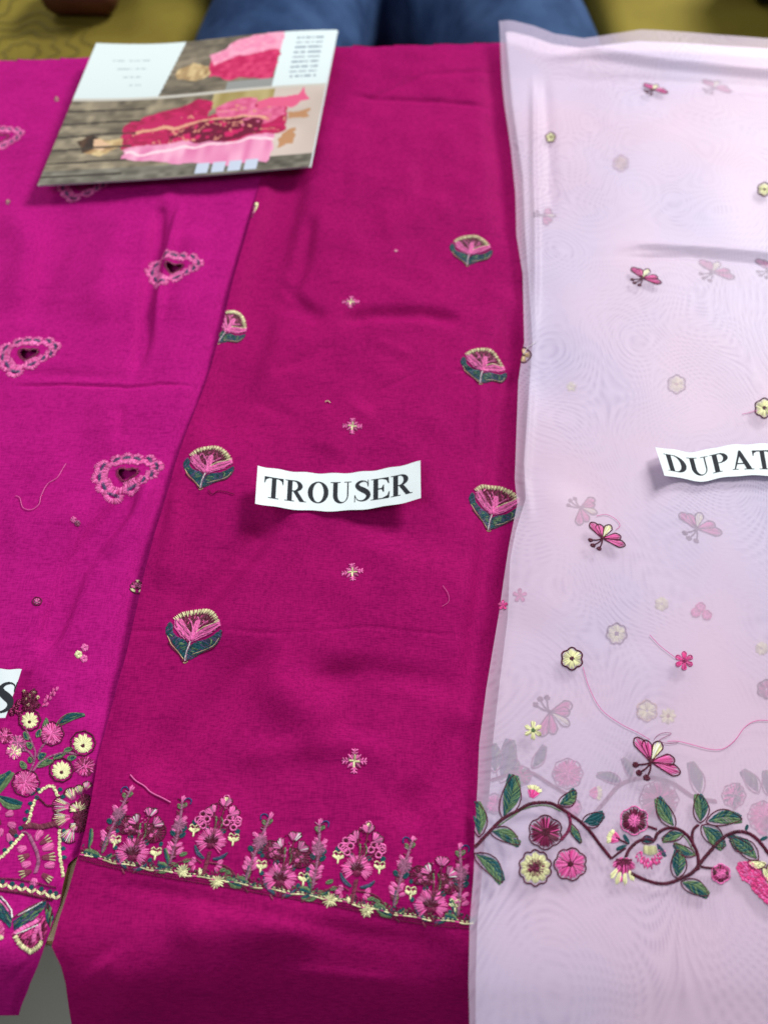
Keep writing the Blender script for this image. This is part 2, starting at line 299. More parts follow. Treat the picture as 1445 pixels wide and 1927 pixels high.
class Motif:
    """stitches collected per part; fm maps drawing units to ground"""
    def __init__(s, parent, surf, fm, clip=None, lift=0):
        s.parent, s.surf, s.fm, s.clip, s.lift = parent, SURF[surf], fm, clip, lift; s.b = []
    def sub(s, name, label=None): s.b.append((name, [], label)); return s
    def st(s, x0, y0, x1, y1, c, w=2.2, lift=0): s.b[-1][1].append((x0, y0, x1, y1, w, lift, TK.index(c))); return s
    def run(s, path, c, w=2.0, L=6, lift=.2):
        q = rs(path, L)
        for a, b in zip(q[:-1], q[1:]):
            d = b - a; s.st(a[0] - d[0] * .12 + J(.4), a[1] - d[1] * .12 + J(.4), b[0] + d[0] * .12 + J(.4), b[1] + d[1] * .12 + J(.4), c, w, lift)
        return s
    def rope(s, path, c, w=6, step=2.4, sw=2.6, lift=.3):
        q = rs(path, step)
        for a, b in zip(q[:-1], q[1:]):
            d = (b - a) / (np.hypot(*(b - a)) + 1e-9); n = np.array([-d[1], d[0]]); k = w * .5
            p0 = a - n * k - d * k * .5; p1 = a + n * k + d * k * .5
            s.st(p0[0] + J(.3), p0[1] + J(.3), p1[0] + J(.3), p1[1] + J(.3), c, sw, lift)
        return s
    def fan(s, cx, cy, r0, r1, a0, a1, n, c, w=2.2, j=1.5, lift=0, asp=1):
        for i in range(n):
            a = math.radians(a0 + (a1 - a0) * (i + .5) / n + J(1.5)); ra, rb = r0 + J(j), r1 + J(j)
            s.st(cx + ra * math.cos(a), cy - ra * math.sin(a) * asp, cx + rb * math.cos(a), cy - rb * math.sin(a) * asp, c, w, lift)
        return s
    def fill(s, poly, ang, c, sp=1.9, L=9, w=2.3, lift=0):
        p = np.array(poly, float); a = math.radians(ang); ca, sa = math.cos(a), math.sin(a)
        q = np.stack([p[:, 0] * ca - p[:, 1] * sa, p[:, 0] * sa + p[:, 1] * ca], 1)
        y = q[:, 1].min() + sp * .5; k = 0
        while y < q[:, 1].max():
            xs = []
            for i in range(len(q)):
                (x1, y1), (x2, y2) = q[i], q[(i + 1) % len(q)]
                if (y1 > y) != (y2 > y): xs.append(x1 + (y - y1) * (x2 - x1) / (y2 - y1))
            xs.sort()
            for x0, x1 in zip(xs[::2], xs[1::2]):
                n = max(1, int(round((x1 - x0) / L))); cuts = np.linspace(x0, x1, n + 1)
                if n > 1: cuts[1:-1] += (k % 2 - .5) * L * .5
                for u, v in zip(cuts[:-1], cuts[1:]):
                    u, v = u - .8 + J(.6), v + .8 + J(.6); yy = y + J(.3); y2 = y + J(.5)
                    cc = c if isinstance(c, str) else R_.choice(c)
                    s.st(u * ca + yy * sa, -u * sa + yy * ca, v * ca + y2 * sa, -v * sa + y2 * ca, cc, w, lift)
            y += sp; k += 1
        return s
    def petal(s, x, y, ang, L, wd, c, n=7, w=1.9, lift=0, outline=None, ow=1.8):
        """fan of satin stitches from the base to a rounded tip"""
        a = math.radians(ang); ux, uy = math.cos(a), -math.sin(a); nx, ny = -uy, ux
        for i in range(n):
            f = (i + .5) / n * 2 - 1; h = math.sqrt(max(0, 1 - f * f * .42)) * L; b = .12 * L
            cc = c if isinstance(c, str) else R_.choice(c)
            s.st(x + ux * b + nx * f * wd * .18, y + uy * b + ny * f * wd * .18, x + ux * h + nx * f * wd * .5 + J(.7), y + uy * (h + J(L * .07)) + ny * f * wd * .5 + J(.7), cc, w, lift)
        if outline:
            pts = [(x, y)] + [(x + ux * math.sqrt(max(0, 1 - f * f * .42)) * L * 1.04 + nx * f * wd * .58, y + uy * math.sqrt(max(0, 1 - f * f * .42)) * L * 1.04 + ny * f * wd * .58) for f in np.linspace(-1, 1, 9)] + [(x, y)]
            s.run(pts, outline, ow, 4, .3)
        return s
    def flower(s, x, y, r, n, c, outline=None, center=None, cr=.25, a0=0, asp=1, m=7, w=2.2, gap=.9):
        for i in range(n):
            s.petal(x, y, a0 + 360 * i / n, r * (1 + J(.04)), 2 * r * math.sin(PI / n) * 1.5 * gap, c, m, w, 0, outline)
        if center: s.fan(x, y, 0, r * cr, 0, 360, 12, center, w, .5, .5)
        return s
    def pom(s, x, y, r, c=('pink',), a0=0, a1=360, n=None, outline=None):
        n = n or int(r * 2.0 * abs(a1 - a0) / 360)
        for lo, hi, k in ((.55, 1.0, 1), (.2, .75, .7), (0, .4, .4)):
            for i in range(int(n * k)):
                a = math.radians(a0 + (a1 - a0) * (i + .5 + J(.3)) / (n * k)); ra, rb = r * (lo + J(.1)), r * (hi + J(.13))
                s.st(x + ra * math.cos(a), y - ra * math.sin(a), x + rb * math.cos(a), y - rb * math.sin(a), R_.choice(c), 2.2, (1 - lo) * .6)
        if outline: s.run([(x + (r + 2) * math.cos(t) * (1 + .06 * math.cos(8 * t)), y + (r + 2) * math.sin(t) * (1 + .06 * math.cos(8 * t))) for t in np.linspace(0, 2 * PI, 30)], outline, 2, 5)
        return s
    def leaf(s, p0, p1, wd, bend=0, ca='green', cb='teal', outline='maroon', sp=2.0, fullness=1.0, w=2.2, ow=2.0):
        p0, p1 = np.array(p0, float), np.array(p1, float); d = p1 - p0; L = np.hypot(*d); d /= L; n = np.array([-d[1], d[0]])
        def mid(t): return p0 + d * L * t + n * bend * math.sin(PI * t)
        def hw(t): return wd * .5 * math.sin(PI * min(1, t) ** .85) ** .8
        k = max(4, int(L / sp)); slant = .45
        for i in range(k):
            t = .05 + .88 * (i + .5) / k
            for sg, c, ff in ((1, ca, 1), (-1, cb, 1)):
                if R_.random() > fullness: continue
                a = mid(t) ; h = hw(min(1, t + .04)) * .92; e = mid(min(1, t + slant * .5)) + n * sg * h; m0 = (a + e) / 2
                cc = c if isinstance(c, str) else R_.choice(c)
                if h > 5: s.st(a[0] + J(.3), a[1] + J(.3), m0[0] + d[0] * 1, m0[1] + d[1] * 1, cc, w, .1); s.st(m0[0] - d[0], m0[1] - d[1], e[0] + J(.4), e[1] + J(.4), cc, w, 0)
                else: s.st(a[0], a[1], e[0] + J(.4), e[1] + J(.4), cc, w, 0)
        if outline:
            for sg in (1, -1): s.run([mid(t) + n * sg * hw(t) * 1.08 for t in np.linspace(0, 1, 12)], outline, ow, 5, .3)
        return s
    def bud(s, x, y, ang, L, wd, c, n=4): return s.petal(x, y, ang, L, wd, c, n)
    def dot(s, x, y, r, c, ang=90):
        return s.fill([(x + r * math.cos(t), y + r * math.sin(t)) for t in np.linspace(0, 6.0, 9)], ang, c, 1.8, 30, 2.2)
    def build(s, label=None):
        root = None
        for name, L, lab in s.b:
            if not L: continue
            a = np.array(L, float); X0, Y0 = s.fm(a[:, 0], a[:, 1]); X1, Y1 = s.fm(a[:, 2], a[:, 3])
            if s.clip is not None:
                k = s.clip((X0 + X1) / 2, (Y0 + Y1) / 2)
                a, X0, Y0, X1, Y1 = a[k], X0[k], Y0[k], X1[k], Y1[k]
            if len(a) == 0: continue
            wd = a[:, 4] / 2480 * .5; dx, dy = X1 - X0, Y1 - Y0; Ln = np.hypot(dx, dy) + 1e-9; nx, ny = -dy / Ln, dx / Ln
            V = []; order = np.random.RandomState(5).uniform(0, 1, len(a))
            for t, ws, hh in ((0, .35, .0), (.2, .95, .85), (.8, .95, .85), (1, .35, .0)):
                cx, cy = X0 + dx * t, Y0 + dy * t; zb = s.surf(cx, cy) + s.lift + .00005 + a[:, 5] * .0005 + order * .00012
                for sd, up in ((-1, 0), (-.5, .8), (.5, .8), (1, 0)):
                    V.append(np.stack([cx + nx * wd * ws * sd, cy + ny * wd * ws * sd, zb + up * wd * (.35 + hh)], 1))
            V = np.stack(V, 1).reshape(-1, 3); n = len(a)
            q = []
            for i in range(3):
                for j in range(3): k = i * 4 + j; q.append([k, k + 4, k + 5, k + 1])
            q = np.array(q)[:, ::-1]; Fc = (np.arange(n)[:, None, None] * 16 + q[None]).reshape(-1, 4)
            used = sorted(set(a[:, 6].astype(int))); re = {u: i for i, u in enumerate(used)}
            mi = np.repeat([re[int(c)] for c in a[:, 6]], 9); tone = np.repeat(np.random.RandomState(len(a)).uniform(.1, .95, n), 16)
            org = None
            par = root or s.parent
            base = np.array([X0.mean(), Y0.mean(), float(s.surf(X0.mean(), Y0.mean()))])
            # the part's origin sits on the cloth where it is stitched
            off = np.zeros(3); r = par
            while r is not None: off = off + np.array(r.location); r = r.parent
            o = mesh(name, V - 0, Fc, [TM[TK[u]] for u in used], par, mi, True, tone, origin=base - off)
            if root is None:
                root = o
                if label: o['label'] = label
            if lab: o['label'] = lab
        return root
def pxmap(surf, base=None):
    return lambda u, v: P(SURF[surf], u, v)
def local(surf, ref, at, rot=0, sx=1, sy=1):
    """drawing made in photo pixels about ref, placed about the photo point at"""
    x0, y0 = P(SURF[surf], ref[0], ref[1]); x1, _ = P(SURF[surf], ref[0] + 20, ref[1]); _, y1 = P(SURF[surf], ref[0], ref[1] + 20)
    kx = (x1 - x0) / 20; ky = (y1 - y0) / 20
    cx, cy = P(SURF[surf], at[0], at[1]); c, s_ = math.cos(math.radians(rot)), math.sin(math.radians(rot))
    def f(dx, dy):
        a, b = dx * kx * sx, dy * ky * sy; return cx + a * c - b * s_, cy + a * s_ + b * c
    return f
def crop(ox, oy, sc): return lambda pts: [(ox + x / sc, oy + y / sc) for x, y in pts]

# ================================================================== THE PLACE
# floor
m, nt, nd, lk, bs = newmat('grey_floor'); tcf = N(nd, 'ShaderNodeTexCoord')
nz = N(nd, 'ShaderNodeTexNoise'); nz.inputs['Scale'].default_value = 6; nz.inputs['Detail'].default_value = 6; lk.new(tcf.outputs['Object'], nz.inputs['Vector'])
mx = N(nd, 'ShaderNodeMix', data_type='RGBA'); mx.inputs[6].default_value = (.17, .165, .13, 1); mx.inputs[7].default_value = (.26, .255, .20, 1); lk.new(nz.outputs['Fac'], mx.inputs[0]); lk.new(mx.outputs[2], bs.inputs['Base Color']); bs.inputs['Roughness'].default_value = .35
M['floor'] = m
fl = mesh('floor', [(-6, -6, -.78), (6, -6, -.78), (6, 8, -.78), (-6, 8, -.78)], [(0, 1, 2, 3)], m, smooth=False); fl['kind'] = 'structure'
# counter
def wood_mat():
    m, nt, nd, lk, bs = newmat('varnished_wood'); tc = N(nd, 'ShaderNodeTexCoord'); mp = N(nd, 'ShaderNodeMapping'); mp.inputs['Scale'].default_value = (2, 30, 30)
    n = N(nd, 'ShaderNodeTexNoise'); n.inputs['Scale'].default_value = 5; n.inputs['Detail'].default_value = 6; lk.new(tc.outputs['Object'], mp.inputs[0]); lk.new(mp.outputs[0], n.inputs['Vector'])
    x = N(nd, 'ShaderNodeMix', data_type='RGBA'); x.inputs[6].default_value = (.16, .085, .03, 1); x.inputs[7].default_value = (.36, .22, .08, 1); lk.new(n.outputs['Fac'], x.inputs[0]); lk.new(x.outputs[2], bs.inputs['Base Color']); bs.inputs['Roughness'].default_value = .3
    return m
M['wood'] = wood_mat()
def rbox(x0, x1, y0, y1, z0, z1, r=.01, seg=3):
    import bmesh
    bm = bmesh.new(); bmesh.ops.create_cube(bm, size=1)
    for v in bm.verts: v.co = ((x0 + x1) / 2 + v.co.x * (x1 - x0), (y0 + y1) / 2 + v.co.y * (y1 - y0), (z0 + z1) / 2 + v.co.z * (z1 - z0))
    bmesh.ops.bevel(bm, geom=bm.edges[:], offset=r, segments=seg, affect='EDGES', profile=.5)
    V = [tuple(v.co) for v in bm.verts]; Fc = [[v.index for v in f.verts] for f in bm.faces]; bm.free(); return V, Fc
cn = empty('counter', (0, .5, -.78), 'wooden shop counter under the spread cloths, its edge showing between the two magenta pieces', 'counter')
V, Fc = rbox(-1.2, 1.2, YE, .985, -.035, 0, .004); mesh('counter_top', V, Fc, M['wood'], cn, smooth=False)
V, Fc = rbox(-1.15, 1.15, YE + .05, .95, -.78, -.036, .004); mesh('counter_body', V, Fc, M['wood'], cn, smooth=False)

# ---------------- magenta shirt piece (left)
hole_poly_c = [(342 + (x - 342) * .84, 318 + (y - 318) * .84) for x, y in [(245, 292), (258, 262), (285, 255), (320, 264), (348, 272), (380, 258), (415, 255), (438, 272), (436, 300), (400, 335), (360, 372), (330, 388), (300, 372), (270, 335)]]
heart_ref = (238, 897)
def heart_hole(fm): return list(zip(*fm(np.array([p[0] - 342 for p in hole_poly_c]) / 4.38, np.array([p[1] - 337 for p in hole_poly_c]) / 4.38)))
hearts = [((238, 897), 0, 1, 1), ((52, 670), 3, 1, 1), ((326, 508), -6, 1, 1), ((158, 352), 0, 1, 1), ((2, 262), 0, .85, 1)]
hm = [local('sh', heart_ref, a, r, sx, sy) for a, r, sx, sy in hearts]
shirt = empty('shirt_fabric', (-.2, .4, 0), 'bright magenta fabric with cutwork hearts and dense floral hem at the left side', 'fabric', None)
cloth('cloth_panel', h_shirt, B_SHIRT, None, shR, 60, 1912, 760, 300, M['shirt'], shirt, holes=[heart_hole(f) for f in hm[:3]])
cloth('inner_layer', h_lin, B_LIN, None, Edge(B_LIN, [(500, 100), (290, 900), (120, 1380), (100, 1500), (80, 1600)]), 100, 1600, 60, 40, M['shirt'], shirt)
clip_sh = lambda x, y: x < shR.x(y) - .0005
LOBES = [(230, 182, 9), (310, 162, 9), (400, 168, 9), (505, 175, 9), (575, 235, 10), (548, 310, 9), (490, 365, 8), (400, 425, 12), (262, 500, 13), (180, 432, 12), (122, 345, 12), (128, 250, 12)]
for i, f in enumerate(hm):
    mo = Motif(shirt, 'sh', f, clip_sh)
    L = lambda x, y: ((x - 342) / 4.38, (y - 337) / 4.38)
    mo.sub('cutwork_heart')
    hp = smooth([L(*p) for p in hole_poly_c], 4, True)
    q = rs(hp, 1.7); c0 = q.mean(0)
    for a, b in zip(q[:-1], q[1:]):
        d = b - a; n = np.array([d[1], -d[0]]) / (np.hypot(*d) + 1e-9)
        if np.dot(n, a - c0) < 0: n = -n
        mo.st(a[0] - n[0] * .5, a[1] - n[1] * .5, a[0] + n[0] * (5 + J(1.5)), a[1] + n[1] * (5 + J(1.5)), 'wine', 1.5)
    mo.run(smooth([L(*p) for p in hole_poly_c], 4, True), 'brown', 1.6, 4, .4)
    mo.sub('inner_ring')
    for a in rs(smooth([L(x, y) for x, y, _ in LOBES], 5, True), 2.0):
        d = c0 - a; d /= np.hypot(*d); k0 = -1 + J(1.5); k1 = 12 + J(3); mo.st(a[0] + d[0] * k0, a[1] + d[1] * k0, a[0] + d[0] * k1, a[1] + d[1] * k1, 'pink' if R_.random() < .75 else 'rose', 2.2, .1)
    for k, (x, y, r) in enumerate(LOBES):
        x, y = L(x, y); r = r * 1.36; ang = math.degrees(math.atan2(-(y + 2), x))
        if k == 8: ang = -100
        mo.sub('scallop')
        for j in range(int(r * 2.0)):      # outer pink fringe
            t = math.radians(ang + (j + .5) / int(r * 2.0) * 230 - 115); ca, sa = math.cos(t), -math.sin(t)
            mo.st(x + ca * r * .40, y + sa * r * .36, x + ca * (r * 1.02 + J(2)), y + sa * (r * .92 + J(2)), 'pink' if j % 5 else 'rose', 1.9, .2)
        a = math.radians(ang)
        for j in range(9):                  # dark core
            t = (j + .5) / 9 * 2 - 1; nx, ny = -math.sin(a), -math.cos(a)
            bx, by = x + nx * t * r * .62, y + ny * t * r * .62
            mo.st(bx - math.cos(a) * 3.5, by + math.sin(a) * 3.5, bx + math.cos(a) * (3.5 + J(1)), by - math.sin(a) * (3.5 + J(1)), 'navy', 2.3, .35)
        bx, by = x - math.cos(a) * r * .75, y + math.sin(a) * r * .75
        for j in range(8):                  # inner pink
            t = (j + .5) / 8 * 2 - 1
            mo.st(bx + nx * t * r * .75 - math.cos(a) * 3, by + ny * t * r * .75 + math.sin(a) * 3, bx + nx * t * r * .7 + math.cos(a) * (3 + J(1.2)), by + ny * t * r * .7 - math.sin(a) * (3 + J(1.2)), 'pink', 2.6, .1)
    mo.build()
S = pxmap('sh')
def smallmo(parent, surf, name, fm, clip=None, lift=0): m_ = Motif(parent, surf, fm, clip, lift); m_.sub(name); return m_
m_ = smallmo(shirt, 'sh', 'tiny_blossom', S, clip_sh); m_.pom(139, 978, 6, ('pink',)).pom(146, 985, 6, ('brown', 'mauve')).build()
m_ = smallmo(shirt, 'sh', 'tiny_blossom', S, clip_sh); m_.run([(70 + 9 * math.cos(t), 1132 + 8 * math.sin(t)) for t in np.linspace(0, 2 * PI, 12)], 'maroon', 2, 5).pom(70, 1132, 6, ('pink', 'mauve')).build()
m_ = smallmo(shirt, 'sh', 'tiny_blossom', S, clip_sh)
m_.flower(148, 1232, 7, 5, 'cream').sub('floret').flower(160, 1219, 7, 5, 'pink').sub('floret').flower(158, 1240, 7, 5, 'pink').build()
m_ = smallmo(shirt, 'sh', 'lotus_motif', S, clip_sh); m_.run([(244, 1108), (250, 1115), (258, 1118), (267, 1115), (272, 1108)], 'maroon', 2.2, 4)
for a in (150, 120, 90, 60, 30): m_.petal(258, 1108, a, 14, 8, ('mauve', 'pink', 'rose'), 5, outline='maroon', ow=1.4)
m_.sub('petal').petal(256, 1114, 155, 12, 7, 'cream', 5).sub('petal').petal(260, 1114, 25, 12, 7, 'cream', 5).sub('petal').petal(259, 1098, 90, 7, 6, 'cream', 5).build()
for x, y in ((15, 380), (107, 186)): smallmo(shirt, 'sh', 'tiny_blossom', S).pom(x, y, 5, ('mauve', 'sand')).build()

# dense hem embroidery of the shirt piece; coordinates from an enlargement
c5 = crop(0, 1300, 3.0725); c2 = crop(0, 1480, 6.881)
def p5(x, y): return c5([(x, y)])[0]
def p2(x, y): return c2([(x, y)])[0]
hem = lambda name: smallmo(shirt, 'sh', name, S, clip_sh)
m_ = hem('stem')
for pth in ([(150, 225), (180, 290), (205, 360), (195, 420), (170, 480)], [(280, 290), (240, 330), (215, 390)], [(450, 370), (380, 360), (310, 375), (240, 410), (190, 470)], [(110, 350), (160, 350), (200, 400)]):
    m_.rope(smooth(c5(pth)), 'mauve', 4, 2.2, 2)
m_.build()
m_ = hem('blossom_spray')
for x, y in ((165, 45), (185, 30), (150, 20), (200, 60), (170, 75), (215, 85), (150, 100), (185, 105), (195, 10), (140, 60)): m_.pom(*p5(x, y), 7, ('maroon', 'wine'))
for x, y in ((140, 5), (195, 12), (175, 30), (220, 40), (165, 82), (155, 50)): m_.pom(*p5(x, y), 3.5, ('cream', 'sand'))
m_.sub('blossom_spray')
for i, (x, y) in enumerate(((240, 95), (255, 75), (270, 55), (290, 35), (305, 15), (265, 95), (285, 60), (310, 35), (325, 5))): m_.petal(*p5(x, y), 60 + J(25), 10, 6, ('rose', 'pink'), 4)
m_.sub('blossom_spray')
for x, y in ((60, 110), (80, 95), (100, 85), (70, 130), (95, 115), (110, 65), (115, 130)): m_.pom(*p5(x, y), 5.5, ('wine', 'rose', 'maroon'))
m_.build()
def daisy(x, y, r, a0=20, a1=330, n=9, outline='maroon', nm='cream_daisy'):
    q = hem(nm)
    q.run([(p5(x, y)[0] + (r + 3) * math.cos(t) * (1 + .05 * math.cos(9 * t)), p5(x, y)[1] + (r + 3) * math.sin(t) * (1 + .05 * math.cos(9 * t))) for t in np.linspace(0, 2 * PI, 34)], outline, 2.6, 4)
    cx, cy = p5(x, y)
    am = (a0 + a1) / 2; ox, oy = -math.cos(math.radians(am)) * r * .25, math.sin(math.radians(am)) * r * .25
    for i in range(n + 3):
        a = am + 360 * (i + .5) / (n + 3); q.sub('petal').petal(cx + ox, cy + oy, a, r * (.92 + .25 * math.cos(math.radians(a - am))), r * .46, 'cream', 5, 2.2)
    q.sub('flower_centre').pom(cx + ox, cy + oy, r * .2, ('maroon', 'brown'), n=8)
    q.build()
daisy(480, 305, 20, -30, 215, 9); daisy(355, 460, 19, -40, 235, 10); daisy(172, 170, 17, -20, 200, 8)
for x, y, r, c in ((300, 250, 20, ('pink', 'pink', 'rose')), (490, 440, 19, ('rose', 'pink', 'wine')), (150, 535, 23, ('pink', 'pink', 'rose')), (105, 305, 16, ('pink', 'mauve')), (30, 262, 15, ('pink', 'rose', 'wine'))):
    q = hem('pink_pompom_flower'); q.pom(*p5(x, y), r, c, outline='maroon' if r > 19 else None); q.build()
q = hem('pink_pompom_flower'); q.pom(*p5(85, 352), 15, ('pink', 'cream')).sub('flower_centre').pom(*p5(85, 350), 8, ('green', 'cream')); q.build()
for (a, b, wd, bd, ca, cb) in (((325, 205), (490, 140), 13, -6, 'teal', 'teal'), ((250, 215), (270, 160), 8, 2, 'green', 'green'), ((165, 285), (140, 240), 9, 0, 'green', 'teal'), ((180, 340), (155, 300), 9, 2, 'teal', 'green'),
        ((215, 270), (235, 225), 9, 0, 'green', 'teal'), ((225, 400), (265, 365), 11, -2, 'teal', 'teal'), ((150, 455), (120, 410), 10, 0, 'green', 'green'), ((215, 440), (310, 410), 12, -3, 'green', 'green'), ((310, 395), (380, 360), 9, 0, 'green', 'teal'),
        ((390, 395), (440, 385), 9, 0, 'teal', 'green'), ((180, 420), (170, 385), 8, 0, 'green', 'teal'), ((370, 350), (420, 335), 8, 0, 'green', 'green'),
        ((-40, 640), (70, 470), 22, -4, 'green', 'teal'), ((-20, 600), (125, 665), 24, 6, 'green', 'teal'), ((-60, 560), (40, 490), 18, 0, 'teal', 'green')):
    q = hem('leaf'); q.leaf(*c5([a, b]), wd, bd, (ca, ca, 'green'), (cb, cb, 'teal'), None if wd > 15 else 'green'); q.build()
# cream braid with teal dots
br = c2([(500, 90), (560, 40), (620, 5), (690, 0), (720, 70), (760, 140)]); br2 = c2([(455, 170), (440, 230), (410, 300), (390, 400), (360, 480), (320, 540)]); br3 = c2([(300, 620), (240, 690), (170, 760), (110, 830), (30, 910), (-60, 960)]); br4 = c2([(770, 560), (775, 680), (770, 800), (780, 920), (800, 1040), (820, 1180)])
for pth in (br, br2, br3, br4):
    q = hem('cream_braid'); z = rs(smooth(pth), 5.4)
    for i, (a, b) in enumerate(zip(z[:-1], z[1:])):
        d = b - a; n = np.array([-d[1], d[0]]) / 5.4; sg = 1.2 if i % 2 else -1.2
        for k in (-1.6, 0, 1.6): q.st(a[0] + n[0] * (k + sg), a[1] + n[1] * (k + sg), b[0] + n[0] * (k - sg), b[1] + n[1] * (k - sg), 'cream', 2.2, .1)
    q.build()
for x, y in ((500, 50), (780, 45), (815, 140), (395, 225), (355, 330), (325, 430), (270, 545), (210, 645), (150, 735), (65, 830), (830, 580), (825, 690), (820, 810), (835, 925), (480, 150), (420, 95)):
    q = hem('teal_knot'); q.dot(*p2(x, y), 4.2, 'teal', 30); q.build()
q = hem('thick_stem'); q.rope(smooth(c2([(310, 530), (400, 510), (520, 530), (620, 510), (740, 480)])), 'brown', 11, 1.9, 2.4)
q.rope(smooth(c2([(480, 140), (540, 190), (600, 250), (680, 250), (740, 200)])), 'maroon', 4, 2.4, 2); q.build()
q = hem('stem'); q.rope(smooth(c2([(380, 640), (430, 740), (480, 860), (500, 980), (460, 1130)])), 'mauve', 7, 2, 2.2); q.rope(smooth(c2([(290, 600), (340, 600), (400, 680)])), 'mauve', 3.5, 2, 2); q.build()
for x, y, a, L_, w_, c, tip in ((450, 690, 50, 20, 13, 'pink', 0), (500, 760, 30, 22, 10, 'brown', 1), (360, 790, 195, 18, 13, 'pink', 0), (530, 830, 22, 24, 15, 'pink', 0), (400, 880, 205, 20, 11, 'brown', 1), (520, 930, 5, 24, 13, 'brown', 1),
        (420, 990, 195, 19, 13, 'pink', 0), (560, 1040, 10, 20, 14, 'pink', 0), (430, 1090, 200, 22, 11, 'brown', 1), (530, 1130, -35, 20, 13, 'brown', 1), (450, 1180, -100, 15, 15, 'pink', 0), (470, 720, 75, 12, 8, 'pink', 0)):
    q = hem('petal'); q.petal(*p2(x, y), a, L_ * 1.12, w_ * 1.15, c, 10, 2.4)
    if tip:
        for k in (-1, 0, 1):
            t = math.radians(a + k * 14); X_, Y_ = p2(x, y); q.st(X_ + math.cos(t) * L_ * .7, Y_ - math.sin(t) * L_ * .7, X_ + math.cos(t) * L_ * 1.25, Y_ - math.sin(t) * L_ * 1.25, 'cream', 2.2, .5)
    q.build()
for x, y, a, c in ((30, 300, 170, 'pink'), (60, 380, 20, 'pink'), (20, 430, 200, 'brown'), (90, 480, -20, 'pink'), (40, 540, 240, 'pink'), (110, 560, -30, 'brown'), (100, 600, -70, 'pink'), (30, 480, 180, 'brown'), (-20, 600, 200, 'pink')):
    q = hem('petal'); q.petal(*p2(x, y), a, 18, 14, c, 9, 2.4); q.build()
# large half blossom beside the trouser edge
bc = (1000, 320)
for (x, y, a, L_, wd) in ((960, 190, 118, 26, 22), (1040, 120, 100, 20, 20), (1110, 60, 75, 18, 12), (930, 270, 172, 36, 24), (930, 400, 193, 36, 20), (960, 520, 240, 34, 18), (1040, 330, 150, 22, 12), (1030, 480, 215, 20, 12)):
    q = hem('spiky_petal'); X_, Y_ = p2(x, y)
    q.petal(X_, Y_, a, L_ * .75, wd, ('pink', 'rose', 'mauve'), 10, 2.1)
    for k in np.linspace(-1, 1, 9):
        t = math.radians(a + k * 28); L2 = L_ * (1 - .15 * k * k); q.st(X_ + math.cos(t) * L2 * .35, Y_ - math.sin(t) * L2 * .35, X_ + math.cos(t) * L2 * (.95 + J(.07)), Y_ - math.sin(t) * L2 * (.95 + J(.07)), R_.choice(('cream', 'pink', 'white', 'cream')), 1.5, .8)
    q.run([(X_ + math.cos(math.radians(a + k * 36)) * L_ * 1.02 * (1 - .2 * k * k), Y_ - math.sin(math.radians(a + k * 36)) * L_ * 1.02 * (1 - .2 * k * k)) for k in np.linspace(-1, 1, 8)], 'maroon', 2, 4)
    q.build()
q = hem('blossom_heart'); q.pom(*p2(1060, 260), 14, ('maroon', 'wine')).pom(*p2(1050, 400), 16, ('maroon', 'wine')).pom(*p2(1110, 180), 12, ('maroon', 'wine')).pom(*p2(1040, 520), 13, ('maroon', 'wine'))
q.fan(*p2(1020, 330), 4, 18, 20, 110, 7, 'cream', 1.5, 3, 1).build()
# banded line of chevrons
def band(t): return p2(-80 + 830 * t, 1170 + 215 * t)
q = hem('twisted_border_line'); q.rope([p2(-80, 1190), p2(250, 1210), p2(500, 1260), p2(740, 1320)], 'wine', 3.5, 2.6, 2).rope([p2(-80, 1330), p2(250, 1370), p2(520, 1430), p2(700, 1470)], 'wine', 4.5, 2.6, 2.2).rope([p2(-80, 1345), p2(250, 1390), p2(520, 1450), p2(690, 1490)], 'maroon', 2.5, 2.6, 2); q.build()
for x, y in ((-60, 1250), (35, 1260), (160, 1285), (285, 1305), (408, 1330), (535, 1355), (650, 1390), (725, 1410)):
    X_, Y_ = p2(x, y); q = hem('chevron')
    for dy in (0, 3): q.st(X_ - 9, Y_ - 1 + dy, X_ - .5, Y_ + 5 + dy, 'cream', 2, .3).st(X_ + .5, Y_ + 5 + dy, X_ + 9, Y_ - .5 + dy, 'cream', 2, .3)
    q.sub('teal_knot').dot(X_, Y_ - 3, 4.2, 'teal', 0); q.build()
# leaf garland and hanging blossom
c6 = crop(0, 1640, 6.715)
q = hem('garland_leaf'); q.fill(c6([(165, 640), (330, 520), (480, 420), (590, 370), (560, 470), (430, 610), (280, 700), (180, 750)]), 35, ('teal', 'green', 'teal', 'navy'), 2.0, 9).run(c6([(150, 600), (280, 510), (420, 430), (580, 370)]), 'brown', 2.4, 5).run(c6([(230, 560), (400, 470), (540, 390)]), 'white', 2.0, 7, .8).build()
q = hem('garland_leaf'); q.fill(c6([(-200, 330), (0, 340), (80, 460), (150, 600), (130, 720), (60, 650), (-60, 560)]), -50, ('teal', 'green', 'navy', 'teal'), 2.0, 9).run(c6([(10, 320), (90, 400), (150, 500), (160, 590)]), 'white', 2.2, 6, .8).run(c6([(0, 370), (60, 440), (110, 510)]), 'pink', 3, 6, .5).build()
q = hem('garland_leaf'); q.fill(c6([(600, 380), (650, 470), (680, 600), (640, 720), (590, 640), (570, 480)]), 80, ('teal', 'green', 'maroon'), 2.0, 9).build()
q = hem('hanging_blossom'); q.fill(c6([(540, 560), (590, 640), (590, 800), (530, 920), (400, 1010), (280, 960), (190, 880), (150, 800), (250, 720), (400, 650)]), 60, ('wine', 'maroon', 'rose'), 2.0, 9)
